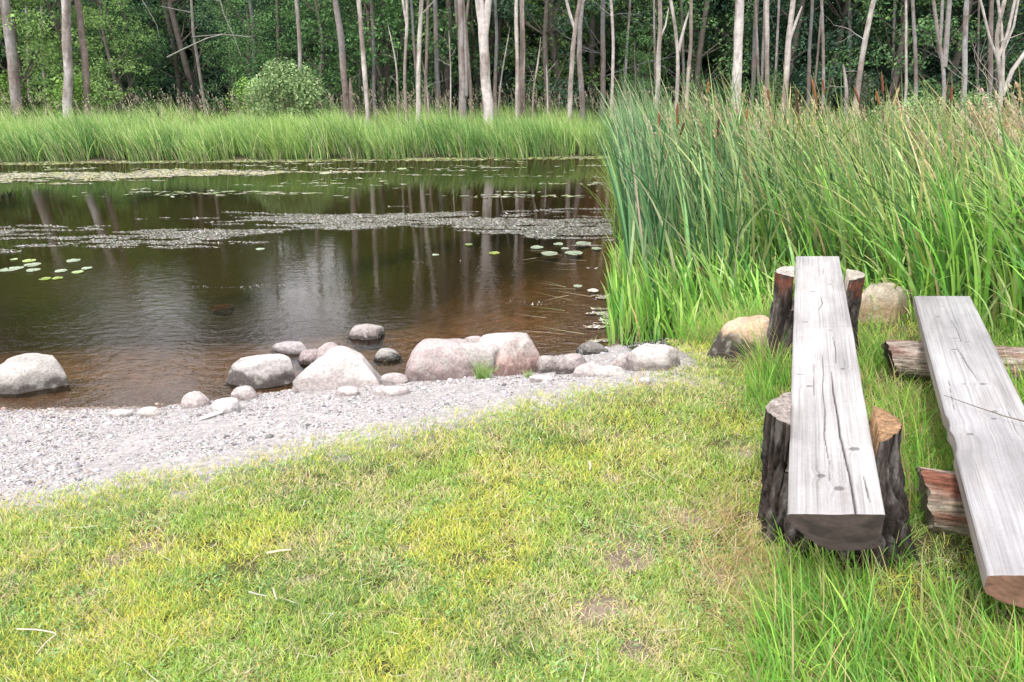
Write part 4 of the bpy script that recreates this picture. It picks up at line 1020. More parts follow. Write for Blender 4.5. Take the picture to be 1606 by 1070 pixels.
for a in [(14, 423, 34, 'pale round lily pad at the left edge of the left cluster', PD), (26, 421, 26, 'pale lily pad overlapping the leftmost one', PD), (51, 415.5, 30, 'pale lily pad in the upper middle of the left cluster', PD), (52, 424, 26, 'pale lily pad just below the middle one of the left cluster', PD),
          (96, 425, 24, 'pale lily pad, right one in the lower row of the left cluster', PD), (115, 409, 26, 'pale lily pad, uppermost right of the left cluster', PD), (136, 421, 20, 'small pale lily pad farthest right in the left cluster', PD),
          (46, 409, 24, 'yellow green lily pad at the top of the left cluster', (.32, .40, .14)), (22, 407, 14, 'tiny greenish lily pad at the upper left of the left cluster', (.3, .36, .18)), (122, 427, 22, 'thin greenish lily pad below the small pale one', (.28, .36, .16)),
          (71, 437.5, 22, 'bright yellow green lily pad, left one of the low pair', PY), (90, 436.5, 20, 'bright yellow green lily pad, right one of the low pair', PY),
          (408, 391, 18, 'lone white lily pad below the weed band', PD), (683, 400, 14, 'lone small white lily pad on dark water', PD), (876, 383, 20, 'pale lily pad, topmost of the right cluster', PD), (842, 388, 26, 'pale lily pad at the left of the right cluster', PD),
          (862, 398, 34, 'large pale lily pad at the lower left of the right cluster', PD), (900, 397, 36, 'largest pale lily pad in the middle of the right cluster', PD), (886, 390, 16, 'small pale lily pad in the centre of the right cluster', PD), (915, 382, 32, 'long pale lily pad at the upper right of the right cluster', PD), (935, 390, 20, 'pale lily pad touching the reeds', PD), (906, 449, 18, 'lone pale lily pad near the reeds', PD), (930, 456, 22, 'pale floating leaf among debris at the foot of the reeds', (.5, .47, .42)),
          (775, 397, 22, 'olive lily pad left of the right cluster', (.22, .26, .06)), (735, 384, 16, 'olive drowned pad near the right cluster', (.15, .2, .06)),
          (277, 268, 14, 'upright yellowish lily leaf on the far weed patch', (.5, .5, .2)), (148, 272, 14, 'yellow lily leaf on the left of the far weed patch', (.5, .48, .15)), (240, 269, 12, 'small yellow leaf in the middle of the far weed patch', (.48, .5, .2)), (541, 268, 10, 'tiny reddish leaf floating near the far bank', (.45, .2, .12)), (510, 272, 24, 'pale flat pad floating near the far bank', (.42, .46, .3)), (630, 265, 20, 'light green pad near the middle of the far bank', (.35, .42, .25))]:
    pad(a[0], a[1], a[2], a[3], a[4])

def weedmask(px, py):
    up = np.interp(px, [-400, 0, 150, 350, 560, 760, 950, 1300], [346, 344, 343, 334, 325, 322, 320, 318])
    lo = np.interp(px, [-400, 0, 130, 240, 310, 420, 520, 640, 700, 760, 860, 950, 1300], [412, 410, 402, 398, 398, 392, 372, 360, 362, 376, 394, 396, 396])
    c_ = (up + lo) / 2; h = (lo - up) / 2 + 2
    return np.clip(1.15 - np.abs(py - c_) / h, 0, 1)
def weed(n, x0, x1, y0, y1, maskf, thr, lo, hi, cols, wts, seed):
    x = rng.uniform(x0, x1, n); y = rng.uniform(y0, y1, n)
    dz_ = WZ - CAMZ; Yc = y * CP - dz_ * SP; Zc = y * SP * -1 + dz_ * CP
    # photo coordinates of each flake, used only to place the drifting band on the pond
    depth = y * CP - dz_ * SP; px = 803 + F * x / depth; py = 535 - F * (y * SP + dz_ * CP) / depth
    mk = maskf(px, py)
    nn = fbm(x * .7, y * 4.2, 0, seed, 4) * .6 + fbm(x * 2.6, y * 11, 0, seed + 1, 3) * .4
    k = (nn + .30 * (mk - .5) > thr) & (mk > 0.02) & (rng.random(n) < .25 + mk) & (x < Xr(y) + .1) & (y < Yf(x)) & (terrain(x, y) < WZ)
    x, y = x[k], y[k]; m_ = len(x)
    a = rng.normal(0, .55, m_) + np.where(rng.random(m_) < .5, math.pi, 0); l_ = rng.uniform(lo, hi, m_); w_ = l_ * rng.uniform(.15, .55, m_)
    ca, sa = np.cos(a), np.sin(a); zz = WZ + .004 + rng.uniform(0, .003, m_)
    lift = rng.uniform(0, .02, m_) * (rng.random(m_) < .35)
    def pt(u, v_, dz=0): return np.stack([x + ca * u * l_ - sa * v_ * w_, y + sa * u * l_ + ca * v_ * w_, zz + dz], -1)
    V = np.stack([pt(-.5, -.2), pt(-.1, -.5), pt(.5, -.1, lift), pt(.2, .5)], 1).reshape(-1, 3)
    return V, np.arange(4 * m_).reshape(-1, 4), np.repeat(pick(cols, wts, m_, .15), 4, 0)
WC = [(.26, .255, .235), (.15, .15, .125), (.37, .36, .335), (.10, .11, .06)]
def farmask(px, py):
    c_ = np.interp(px, [-400, 0, 200, 430, 700], [278, 277, 276, 270, 270]); h = np.interp(px, [-400, 0, 250, 420, 460, 700], [14, 14, 10, 5, 1, .5])
    return np.clip(1.1 - np.abs(py - c_) / h, 0, 1)
def shoremask(px, py):
    return np.clip(1.1 - np.abs(py - np.interp(px, [0, 950], [257, 247])) / 3.0, 0, 1)
def rightmask(px, py):
    return sstep(860, 960, px) * sstep(400, 470, py) * .8
stuffobj('floating_weed', [
    weed(300000, -9.5, 1.6, 7.6, 12.4, weedmask, .590, .012, .045, WC, [1, .8, .5, .5], 140),
    weed(60000, -12, -2.5, 12.4, 17, farmask, .53, .04, .14, [(.30, .28, .23), (.22, .22, .14), (.28, .29, .12)], [1, .6, .5], 150),
    weed(26000, -14, 3, 14.6, 17.4, shoremask, .44, .04, .15, [(.24, .27, .10), (.26, .25, .17), (.17, .21, .07)], [1, .7, .6], 160),
    weed(30000, -14, 2.4, 12, 16.5, lambda a, b: 0 * a + .35, .575, .05, .16, [(.28, .29, .22), (.20, .24, .11)], [1, 1], 170),
    weed(22000, .2, 1.2, 5.6, 9, rightmask, .62, .015, .055, [(.4, .37, .33), (.24, .22, .14), (.5, .47, .42)], [1, 1, .6], 180),
    weed(30000, -6, 1.0, 5, 8.5, lambda a, b: 0 * a + .2, .60, .006, .02, [(.5, .46, .42)], [1], 190),
], M_float, 'drifting bands of pale grey dead water weed on the pond', 'water weed')
# bent stalks lying on the water at the foot of the reeds
n = 26; x = rng.uniform(.45, .95, n); y = rng.uniform(5.4, 8.6, n); x = np.minimum(x, Xr(y) + .05) - rng.uniform(0, .25, n)
col = pick([(.45, .40, .30), (.3, .26, .16), (.25, .32, .12)], [1, 1, .5], n)
stuffobj('broken_stalks', [blades(np.stack([x, y, np.full(n, WZ + .015)], -1), rng.uniform(.15, .5, n), np.full(n, .008), rng.normal(3.1, .5, n), rng.uniform(1.45, 1.58, n), rng.uniform(-.15, .15, n), col, K=4, basew=1)], M_reed, 'broken pale reed stalks lying on the water at the left foot of the reeds', 'stalks')

# ------------------------------------------------------------------ trees
def leafcloud(lobes, n_per, leaf, cols, wts, flat=.5, droop=0.0, shell=.55, seed=0):
    """lobes: (x,y,z,r) ; leaves scattered near each lobe's skin"""
    rs = np.random.default_rng(seed)
    Vs, Cs = [], []
    for (lx, ly, lz, lr) in lobes:
        n = max(20, int(n_per * (lr / .6) ** 2))
        d = rs.normal(size=(n, 3)); d /= np.linalg.norm(d, axis=1)[:, None]
        rad = lr * (shell + (1 - shell) * rs.random(n) ** .5) * (.72 + .55 * fbm(d[:, 0] * 2.2 + lx, d[:, 1] * 2.2 + ly, d[:, 2] * 2.2 + lz, seed, 2))
        p = d * rad[:, None]; p[:, 2] *= flat
        p += [lx, ly, lz]
        nn = d * .6 + rs.normal(0, .55, (n, 3)) + [0, 0, .55]; nn /= np.linalg.norm(nn, axis=1)[:, None]
        a = np.cross(nn, rs.normal(size=(n, 3))); a /= np.linalg.norm(a, axis=1)[:, None]
        b = np.cross(nn, a); L_ = leaf * rs.uniform(.6, 1.3, n)[:, None]
        V = np.stack([p - a * L_, p - b * L_ * .55 + nn * L_ * .12, p + a * L_, p + b * L_ * .55 + nn * L_ * .12], 1)
        Vs.append(V.reshape(-1, 3))
        cc = np.array(cols)[rs.choice(len(cols), n, p=np.array(wts) / sum(wts))] * (1 + rs.normal(0, .15, (n, 1))) * rs.uniform(.8, 1.2)
        Cs.append(np.repeat(np.clip(cc, .004, .6), 4, 0))
    V = np.concatenate(Vs); return V, np.arange(len(V)).reshape(-1, 4), np.concatenate(Cs)

def crown_variant(kind, seed):
    rs = np.random.default_rng(seed)
    H = {'dark': 9.5, 'mid': 9.0, 'light': 7.5, 'low': 6.0}[kind]; Rr = {'dark': 1.9, 'mid': 2.0, 'light': 1.7, 'low': 1.8}[kind]
    lobes = []
    for i_ in range({'dark': 88, 'mid': 74, 'light': 58, 'low': 54}[kind]):
        h = rs.random() ** .85; z = .35 + h * (H - .6)
        rm = Rr * (1 - .55 * h ** 2.2) * (.75 + .25 * math.sin(min(1, h * 6) * 1.57))
        a = rs.uniform(0, 6.283); r_ = rm * rs.uniform(.45, 1.0)
        lobes.append((math.cos(a) * r_, math.sin(a) * r_, z, rs.uniform(.32, .68)))
    C = {'dark': ([(.060, .128, .078), (.095, .185, .095), (.042, .092, .062)], [1, .7, .8]),  # leaf colour lifted and made bluish in place of haze
         'mid': ([(.11, .21, .085), (.165, .285, .095), (.07, .145, .065)], [1, .6, .7]),
         'light': ([(.22, .36, .11), (.29, .44, .14), (.15, .26, .085)], [1, .7, .7]),
         'low': ([(.10, .21, .075), (.14, .27, .085), (.07, .15, .06)], [1, .6, .7])}[kind]
    v, f, c = leafcloud(lobes, 170, .052, C[0], C[1], .55, seed=seed)
    me = mesh_np('crown', v, f, 4, M_leaf, c)
    # trunk with limbs out to the lobes
    b_ = Buf(); n = 10; ph = rs.uniform(0, 6)
    path = np.array([[.12 * math.sin(ph + k), .12 * math.cos(ph * 1.3 + k * .8), -.2 + k * (H * .93) / (n - 1)] for k in range(n)])
    v, q = tube(path, np.linspace(.11, .025, n), 9, .15, seed); b_.add(v, q, (.13, .115, .10))
    for (lx, ly, lz, lr) in lobes[::3]:
        k = int(np.clip((lz - .5) / (H * .93) * (n - 1), 0, n - 1)); st_ = path[k]
        mid = (st_ + np.array([lx, ly, lz])) / 2 + [0, 0, -.08]
        v, q = tube([st_, mid, (lx, ly, lz)], [.03, .02, .008], 5); b_.add(v, q, (.12, .105, .09))
    return me, b_.mesh('trunk', M_bark)

VAR = {k: [crown_variant(k, 200 + 10 * i_ + s) for s in range({'dark': 3, 'mid': 3, 'light': 2, 'low': 2}[k])] for i_, k in enumerate(('dark', 'mid', 'light', 'low'))}
def leafy(kind, x, y, label, group, sc=1.0, rot=None, v=None):
    me, tm = VAR[kind][random.randrange(len(VAR[kind])) if v is None else v]
    z = float(terrain(x, y))
    r_ = empty('leafy_tree', (x, y, z)); r_.scale = (sc, sc, sc * random.uniform(.95, 1.08)); r_.rotation_euler = (0, 0, random.uniform(0, 6.28) if rot is None else rot)
    tag(r_, label, 'tree', group)
    link('crown', me, r_); link('trunk', tm, r_)
    return r_
def LX(px, Y): return (px - 803) / F * Y * (CP + 435 / F * SP * -1 + 0) / 1.0 if False else at(px, 120, Y)[0]
named = [ # px, Y, kind, scale, label
    (35, 20.9, 'light', .85, 'light green leafy tree at the far left edge behind a thick grey trunk'),
    (100, 21.6, 'light', .70, 'yellow green leafy tree between the thick grey trunks on the left'),
    (178, 20.8, 'light', .58, 'bright green leafy tree right of the two thick left trunks'),
    (205, 24.0, 'low', .72, 'green leafy tree leaning out over the dark gap on the left'),
    (395, 22.6, 'low', .62, 'low green tree behind the left side of the round willow bush'),
    (505, 23.0, 'low', .78, 'green tree behind the right side of the round willow bush'),
    (590, 23.5, 'low', 1.0, 'green leafy tree between the slender pale trunks left of centre'),
    (700, 24.0, 'mid', 1.0, 'mid green leafy tree just left of the forked white trunk'),
    (860, 23.5, 'dark', .9, 'dark bluish green leafy tree right of the twin grey trunks'),
    (870, 26.0, 'light', 1.1, 'yellowish crowned tree showing high behind the twin grey trunks'),
    (995, 21.4, 'low', .42, 'small bright green bushy tree below the twiggy dead branches'),
    (1100, 24.5, 'mid', 1.0, 'leafy tree left of the thick speckled pale trunk'),
    (1240, 24.0, 'dark', 1.0, 'dark leafy tree behind the forked pale tree right of the speckled trunk'),
    (1400, 23.0, 'mid', .95, 'fresh green leafy tree right of the leaning dead tree'),
    (1560, 24.5, 'dark', 1.0, 'dark green leafy tree behind the branching dead tree at the right edge')]
for (px, Y, kd, sc, lb) in named: leafy(kd, LX(px, Y), Y, lb, 'leafy trees of the wood', sc)
occ = [(LX(a[0], a[1]), a[1]) for a in named]
GL = 'dark green leafy tree standing among its like deep in the wood behind the trunks'
cnt = 0
for Y in (24.5, 26.8, 29.2, 32.0):
    x = -Y * .85 - random.random() * 2
    while x < Y * .85:
        xx = x + random.uniform(-.6, .6); yy = Y + random.uniform(-.7, .7)
        pxx = 803 + xx / yy * F * 1.04
        x += random.uniform(1.9, 2.6)
        gap1 = 55 < pxx < 262; gap2 = 345 < pxx < 545
        if 225 < pxx < 335 and Y < 26: continue                      # dark opening on the left
        kd = random.choice(['dark', 'dark', 'mid', 'mid', 'dark'])
        sc = random.uniform(.95, 1.2)
        if gap1: kd = random.choice(['dark', 'mid']); sc = .66
        if gap2: sc = .58
        if any(abs(xx - a) < 1.1 and abs(yy - b) < 1.1 for a, b in occ): continue
        occ.append((xx, yy)); leafy(kd, xx, yy, GL, 'background leafy trees of the wood', sc); cnt += 1

# the wood's far mass
rs = np.random.default_rng(5); lob = []
for k in range(2400):
    yy = rs.uniform(34.5, 39); xx = rs.uniform(-40, 40); pxx = 803 + xx / yy * F * 1.04
    Ht = 10 + 1.5 * math.sin(xx * .5) + 1.0 * math.sin(xx * 1.3)
    if 40 < pxx < 270: Ht = 6.6
    if 340 < pxx < 550: Ht = 5.0
    lob.append((xx, yy, rs.uniform(.2, Ht), rs.uniform(.8, 1.4)))
v, f, c = leafcloud(lob, 80, .15, [(.07, .145, .085), (.095, .18, .10), (.05, .11, .075)], [1, .7, .8], .75, seed=6)  # bluish, lifted leaf colours stand in for distance haze
tag(link('far_wood', mesh_np('far_wood', v, f, 4, M_leaf, c)), 'dark mass of foliage closing off the back of the wood', 'wood', kind='stuff')

# round willow bush and scrub on the right
def bush(px, py, Y, wpx, hpx, cols, label, leaf=.035, n=400, nl=44, name='bush', seed=1, group='bushes at the wood edge'):
    T = at(px, py, Y); W = wpx / F * Y * .98 / 2; Hh = hpx / F * Y
    zg = float(terrain(T[0], Y)); ztop = at(px, py - hpx, Y)[2]; Hh = ztop - zg
    rs = np.random.default_rng(seed); lobes = []
    for k in range(nl):
        a = rs.uniform(0, 6.28); h = rs.random() ** .7; r_ = W * math.sqrt(max(.05, 1 - (h * 1.02) ** 2.2)) * rs.uniform(.3, .92)
        lobes.append((math.cos(a) * r_, math.sin(a) * r_ * .8, .15 + h * (Hh - .25) * .93, rs.uniform(.12, .32) * (Hh / 1.6) ** .5))
    v, f, c = leafcloud(lobes, n, leaf, cols, [1] * len(cols), .9, seed=seed)
    root = empty(name, (T[0], Y, zg)); tag(root, label, 'bush', group)
    link('foliage', mesh_np('foliage', v, f, 4, M_leaf, c), root)
    b_ = Buf()
    for l_ in lobes[::2]:
        vv, qq = tube([(0, 0, -.05), (l_[0] * .4, l_[1] * .4, l_[2] * .55), l_[:3]], [.022, .014, .004], 5); b_.add(vv, qq, (.16, .14, .11))
    link('stems', b_.mesh('stems', M_bark), root)
WL = [(.27, .40, .17), (.36, .49, .23), (.19, .30, .12)]
bush(452, 178, 19.6, 172, 88, WL, 'round grey green willow bush behind the far sedge', .036, 620, 90, 'willow_bush', 3)
bush(392, 178, 20.9, 70, 62, [(.26, .42, .10), (.18, .33, .08)], 'yellow green bush touching the left side of the round willow bush', .035, 380, 34, 'bush', 4)
bush(120, 176, 20.3, 130, 60, [(.24, .40, .09), (.17, .31, .07)], 'leafy green undergrowth bush at the feet of the two thick left trunks', .04, 320, 40, 'bush', 6)
bush(20, 176, 20.6, 90, 70, [(.22, .38, .08), (.16, .29, .07)], 'green undergrowth bush at the left edge below the leaning trunk', .04, 320, 34, 'bush', 7)
bush(1210, 172, 21.5, 90, 62, [(.15, .27, .09), (.11, .21, .08)], 'dull green bush behind the reeds right of the speckled trunk', .04, 300, 34, 'bush', 8)
bush(1440, 178, 17.5, 120, 36, WL, 'low grey green scrub bush left of the right hand dead tree', .03, 300, 44, 'bush', 9)
bush(1530, 178, 17.2, 110, 40, WL, 'low grey green scrub bush under the branching dead tree', .03, 300, 44, 'bush', 10)
bush(1385, 180, 17.8, 70, 26, WL, 'lowest grey green scrub bush behind the tallest cattail', .03, 300, 30, 'bush', 11)
bush(1345, 172, 20.5, 70, 60, [(.13, .15, .10), (.10, .13, .08)], 'greyish twiggy bush round the foot of the leaning dead tree', .03, 160, 30, 'bush', 12)

PALE, GREY, DIM, BRN = (.42, .385, .36), (.28, .26, .255), (.15, .155, .155), (.20, .165, .145)
def twigs(b_, p, d, ln, r, lvl, rs, col, spread=.7):
    n = 6; pts = [np.array(p, float)]; dd = np.array(d, float)
    for k in range(n):
        dd = dd + rs.normal(0, .16, 3); dd /= np.linalg.norm(dd); pts.append(pts[-1] + dd * ln / n)
    v, q = tube(pts, np.linspace(r, r * .3, n + 1), 5 if lvl < 2 else 4); b_.add(v, q, col)
    if lvl > 0:
        for k in range(rs.integers(2, 4)):
            i_ = rs.integers(2, n + 1); nd = dd + rs.normal(0, spread, 3); nd[2] += .15; nd /= np.linalg.norm(nd)
            twigs(b_, pts[i_], nd, ln * rs.uniform(.4, .65), r * .45, lvl - 1, rs, col, spread)

def bare_tree(pts, wpx, Y, label, col=PALE, H=9.5, nbr=5, group='bare trunks at the wood edge', forks=(), name='dead_tree', seed=0, brspread=.7, brlow=2.4, broken=None, twl=1, brlen=1.2):
    """pts: photo points of the trunk's middle from foot to frame top"""
    rs = np.random.default_rng(1000 + seed)
    Q = [at(px, py, Y) for px, py in pts]
    zg = float(terrain(Q[0][0], Y)) - .05
    Qf = np.array([Q[0][0], Y, zg])
    if Q[0][2] - zg > .25: P = [Qf] + Q
    else: P = [Qf] + Q[1:]
    r0 = wpx / F * Y * .84 / 2
    if not broken:
        d = P[-1] - P[-2]; d = d / np.linalg.norm(d); k = 0
        while P[-1][2] < H:
            d = d + np.array([rs.normal(0, .05), rs.normal(0, .05), .12]); d /= np.linalg.norm(d); P.append(P[-1] + d * .9)
    P = np.array(P)
    cum = np.concatenate([[0], np.cumsum(np.linalg.norm(np.diff(P, axis=0), axis=1))]); tot = cum[-1]
    ns = max(10, int(tot / .18)); ss = np.linspace(0, tot, ns)
    PP = np.stack([np.interp(ss, cum, P[:, i_]) for i_ in range(3)], -1)
    for it in range(4): PP[1:-1] = (PP[:-2] + PP[1:-1] * 2 + PP[2:]) / 4
    PP[1:-1, 0] += .35 * r0 * (fbm(ss[1:-1] * 1.4, seed * 1.1, 0, seed, 3) - .5) * 2
    rad = r0 * (1 - .72 * (ss / max(tot, H)) ** 1.1) * (1 + .45 * np.exp(-ss / .35)) * (.9 + .2 * fbm(ss * 2.5, seed, 0, seed + 2, 2))
    if broken: rad[-1] *= .35; rad[-2] *= .8
    else: rad[-1] = .006
    root = empty(name, tuple(Qf)); tag(root, label, 'tree', group)
    b_ = Buf(); v, q = tube(PP - Qf, rad, 14, .12, seed)
    nz = fbm(v[:, 0] * 5 + seed, v[:, 1] * 5, v[:, 2] * 1.3, seed + 3, 4)[:, None]; n2 = fbm(v[:, 0] * 22 + seed, v[:, 1] * 22, v[:, 2] * 5, seed + 4, 3)[:, None]
    bk = sstep(.48, .58, nz) * .75 + .6 * sstep(.64, .7, fbm(v[:, 0] * 12, v[:, 1] * 12, v[:, 2] * 9, seed + 8, 3)[:, None]) * .8; bk = np.clip(bk, 0, .85)
    c = np.array(col) * (.65 + .7 * n2) ; c = c * (1 - bk) + np.array([.19, .15, .13]) * (.7 + .6 * n2) * bk
    b_.add(v, q, c)
    for fk in forks:            # forks: (start fraction index by photo y, photo points..., width)
        fp = [at(px, py, Y) for px, py in fk[0]]; d = fp[-1] - fp[-2]; d /= np.linalg.norm(d)
        if len(fk) < 3:
            while fp[-1][2] < H * .85: 
                d = d + np.array([rs.normal(0, .05), rs.normal(0, .05), .12]); d /= np.linalg.norm(d); fp.append(fp[-1] + d * .8)
        fp = np.array(fp); fr = fk[1] / F * Y / 2
        v, q = tube(fp - Qf, np.linspace(fr, fr * .3, len(fp)), 9, .12, seed + 5); b_.add(v, q, np.array(col) * (.8 + .35 * fbm(v[:, 0] * 20, v[:, 1] * 20, v[:, 2] * 5, 3, 2)[:, None]))
    link('trunk', b_.mesh('trunk', M_bark), root)
    if nbr:
        for k in range(nbr):
            b2 = Buf()
            h = rs.uniform(brlow, H * .95) if not broken else rs.uniform(.8, PP[-1][2] - .2)
            i_ = int(np.argmin(np.abs(PP[:, 2] - h))); a = rs.uniform(0, 6.28)
            d = np.array([math.cos(a), math.sin(a) * .7, rs.uniform(.3, 1.0)]); d /= np.linalg.norm(d)
            twigs(b2, PP[i_] - Qf, d, brlen * rs.uniform(.6, 1.3), max(.006, rad[i_] * .22), twl, rs, np.array(col) * .9, brspread)
            link('branch', b2.mesh('branch', M_bark), root)
    return root
T_ = [
 ([(27, 165), (18, 90), (6, 0)], 19, 20.2, 'thick purplish grey trunk leaning left at the far left edge', GREY, 4, {}),
 ([(45, 150), (44, 60), (41, 0)], 6, 22.5, 'thin grey trunk just right of the leftmost thick trunk', GREY, 4, {}),
 ([(69, 130), (66, 60), (65, 0)], 5, 22.8, 'very thin pale trunk between the leftmost trunk and the thick pair', PALE, 4, {}),
 ([(107, 178), (106, 90), (103, 0)], 17, 19.7, 'thick straight light grey trunk, left one of the thick pair on the left', (.42, .40, .39), 5, {}),
 ([(137, 165), (133, 90), (121, 0)], 12, 20.0, 'rough brown grey trunk, right one of the thick pair on the left', BRN, 6, {}),
 ([(401, 150), (398, 40), (392, 0)], 8, 23.5, 'dim grey trunk behind the yellow green bush', DIM, 4, {}),
 ([(437, 140), (436, 50), (434, 0)], 6, 23.2, 'slender brown trunk rising behind the round willow bush', BRN, 6, {}),
 ([(473, 165), (470, 60), (465, 0)], 8, 21.2, 'smooth light grey trunk rising straight out of the round willow bush', GREY, 3, {}),
 ([(543, 170), (536, 60), (526, 0)], 13, 20.0, 'dark brown trunk right of the round willow bush', (.20, .18, .175), 4, {}),
 ([(577, 178), (569, 80), (562, 0)], 9, 19.5, 'slender pale trunk curving left as it rises, right of the dark brown trunk', PALE, 3, {}),
 ([(587, 160), (586, 60), (582, 0)], 7, 22.5, 'dim grey trunk just behind the curving pale trunk', DIM, 4, {}),
 ([(637, 172), (634, 100), (639, 40), (638, 0)], 6, 19.8, 'thin kinked pale trunk with a crooked middle', PALE, 4, {'forks': [([(638, 40), (633, 10), (630, -15)], 4)]}),
 ([(656, 176), (656, 100), (661, 0)], 9, 19.6, 'smooth slender pale trunk right of the kinked one', (.46, .43, .39), 2, {}),
 ([(687, 160), (684, 60), (682, 0)], 10, 22.6, 'dim greyish trunk left of the ragged grey twin stems', DIM, 4, {}),
 ([(726, 176), (725, 90), (722, 0)], 13, 19.8, 'ragged grey twin stemmed trunk left of the forked white trunk', GREY, 4, {'forks': [([(731, 150), (730, 70), (728, 25)], 7, 1)]}),
 ([(767, 182), (760, 100), (758, 50), (752, 0)], 19, 19.2, 'thick bleached white trunk that forks near the top of the picture', (.50, .46, .44), 2, {'forks': [([(759, 60), (763, 30), (766, 0)], 12)]}),
 ([(776, 150), (779, 60), (777, 0)], 7, 22.8, 'faint grey trunk behind the forked white trunk', DIM, 3, {}),
 ([(811, 176), (811, 80), (809, 0)], 8, 19.7, 'straight pale trunk, left one of the twin trunks right of centre', PALE, 3, {}),
 ([(819, 174), (820, 80), (818, 0)], 10, 20.0, 'brownish peeling trunk, right one of the twin trunks right of centre', (.36, .30, .27), 4, {}),
 ([(893, 172), (897, 90), (904, 30), (910, 0)], 9, 19.9, 'crooked pale trunk leaning right beside the grey tree with twigs', PALE, 5, {'forks': [([(903, 50), (893, 20), (888, 0)], 5)]}),
 ([(915, 165), (908, 100), (908, 50), (913, 0)], 10, 20.6, 'grey winding trunk touching the crooked pale trunk', GREY, 5, {}),
 ([(945, 160), (946, 70), (946, 0)], 10, 21.2, 'grey trunk wrapped in a cloud of bare twigs', DIM, 26, {'brlow': .8, 'twl': 2, 'brlen': 1.5, 'brspread': 1.0}),
 ([(962, 112), (962, 60), (958, 0)], 6, 20.6, 'short pale hanging stem right of the twiggy grey tree', PALE, 6, {'twl': 2}),
 ([(1031, 172), (1032, 95), (1036, 40), (1034, 0)], 9, 19.4, 'bent pale trunk behind the left tips of the reeds', PALE, 5, {'forks': [([(1033, 65), (1044, 40), (1049, 12)], 4, 1)]}),
 ([(1061, 168), (1064, 90), (1060, 45), (1053, 10)], 7, 19.6, 'pale y shaped tree, thinner than its bent neighbour', PALE, 3, {'forks': [([(1064, 80), (1074, 40), (1080, 20)], 6, 1)]}),
 ([(1077, 165), (1083, 70), (1084, 0)], 7, 19.9, 'straight slender light trunk left of the thick speckled trunk', (.44, .40, .36), 2, {}),
 ([(1154, 172), (1157, 80), (1160, 0)], 18, 19.3, 'thick speckled pale trunk rising behind the reeds', (.50, .46, .44), 4, {}),
 ([(1181, 150), (1184, 60), (1187, 0)], 9, 23.0, 'dim bluish grey trunk right of the thick speckled trunk', DIM, 4, {}),
 ([(1203, 172), (1203, 70), (1203, 0)], 9, 19.8, 'straight mottled trunk left of the forked pale tree', (.40, .36, .34), 5, {}),
 ([(1216, 120), (1220, 50), (1222, 0)], 5, 22.0, 'thin light trunk between the mottled trunk and the forked pale tree', GREY, 3, {}),
 ([(1229, 172), (1235, 90), (1238, 50), (1245, 0)], 11, 19.5, 'pale forked tree with a side stem going right', PALE, 4, {'forks': [([(1238, 62), (1250, 30), (1258, 10)], 6, 1)]}),
 ([(1268, 165), (1270, 70), (1274, 0)], 7, 21.2, 'dull grey trunk left of the pair of thin bleached stems', DIM, 4, {}),
 ([(1292, 165), (1291, 70), (1289, 8)], 6, 20.4, 'thin bleached stem right of the dull grey trunk', GREY, 4, {}),
 ([(1344, 150), (1354, 70), (1371, 0)], 10, 20.0, 'grey dead tree leaning strongly to the right', (.42, .39, .37), 8, {'brlow': 1.2}),
 ([(1333, 140), (1333, 60), (1332, 0)], 7, 24.0, 'faint trunk deep in the wood left of the leaning dead tree', DIM, 3, {}),
 ([(1421, 155), (1421, 80), (1421, 12)], 5, 19.8, 'thin straight pale stem, left one of a pair right of the leaning tree', PALE, 3, {}),
 ([(1437, 155), (1436, 80), (1431, 0)], 7, 20.0, 'slender pale trunk, right one of a pair right of the leaning tree', GREY, 3, {}),
 ([(1482, 150), (1480, 100), (1471, 60), (1463, 0)], 7, 19.6, 'v shaped double trunk with grey bark, left of the smooth grey trunk', GREY, 4, {'forks': [([(1481, 105), (1485, 60), (1489, 0)], 8), ([(1474, 70), (1477, 30), (1478, 0)], 5)]}),
 ([(1513, 155), (1513, 70), (1516, 0)], 10, 20.0, 'smooth straight grey trunk near the right edge', (.38, .37, .37), 3, {}),
 ([(1533, 140), (1534, 90), (1535, 20)], 4, 22.5, 'faint thin trunk between the smooth grey trunk and the branching dead tree', DIM, 3, {}),
 ([(1553, 150), (1554, 70), (1555, 0)], 9, 19.8, 'grey trunk just left of the branching dead tree', GREY, 6, {'brlow': .8}),
 ([(1571, 160), (1566, 100), (1560, 60), (1572, 20), (1576, 0)], 8, 18.6, 'bleached branching dead tree with many stems at the right edge', PALE, 18, {'brlow': .5, 'twl': 2, 'brlen': 1.6, 'forks': [([(1571, 150), (1573, 90), (1570, 40), (1565, 0)], 5), ([(1572, 150), (1588, 110), (1606, 85), (1630, 50)], 7), ([(1566, 90), (1581, 50), (1592, 0)], 5), ([(1573, 140), (1574, 80), (1590, 40), (1597, 0)], 4), ([(1567, 100), (1552, 60), (1540, 10)], 4)]}),
 ([(1640, 165), (1636, 80), (1630, 0)], 10, 19.8, 'pale trunk just outside the right edge', PALE, 4, {}),
]
for i_, (pts, wp, Y, lab, col, nb_, kw) in enumerate(T_):
    if 'outside' in lab: continue
    bare_tree(pts, wp, Y, lab, col, nbr=nb_, seed=i_, H=8.6 + (i_ * 37 % 17) / 7, **kw)
rb_ = random.Random(5)
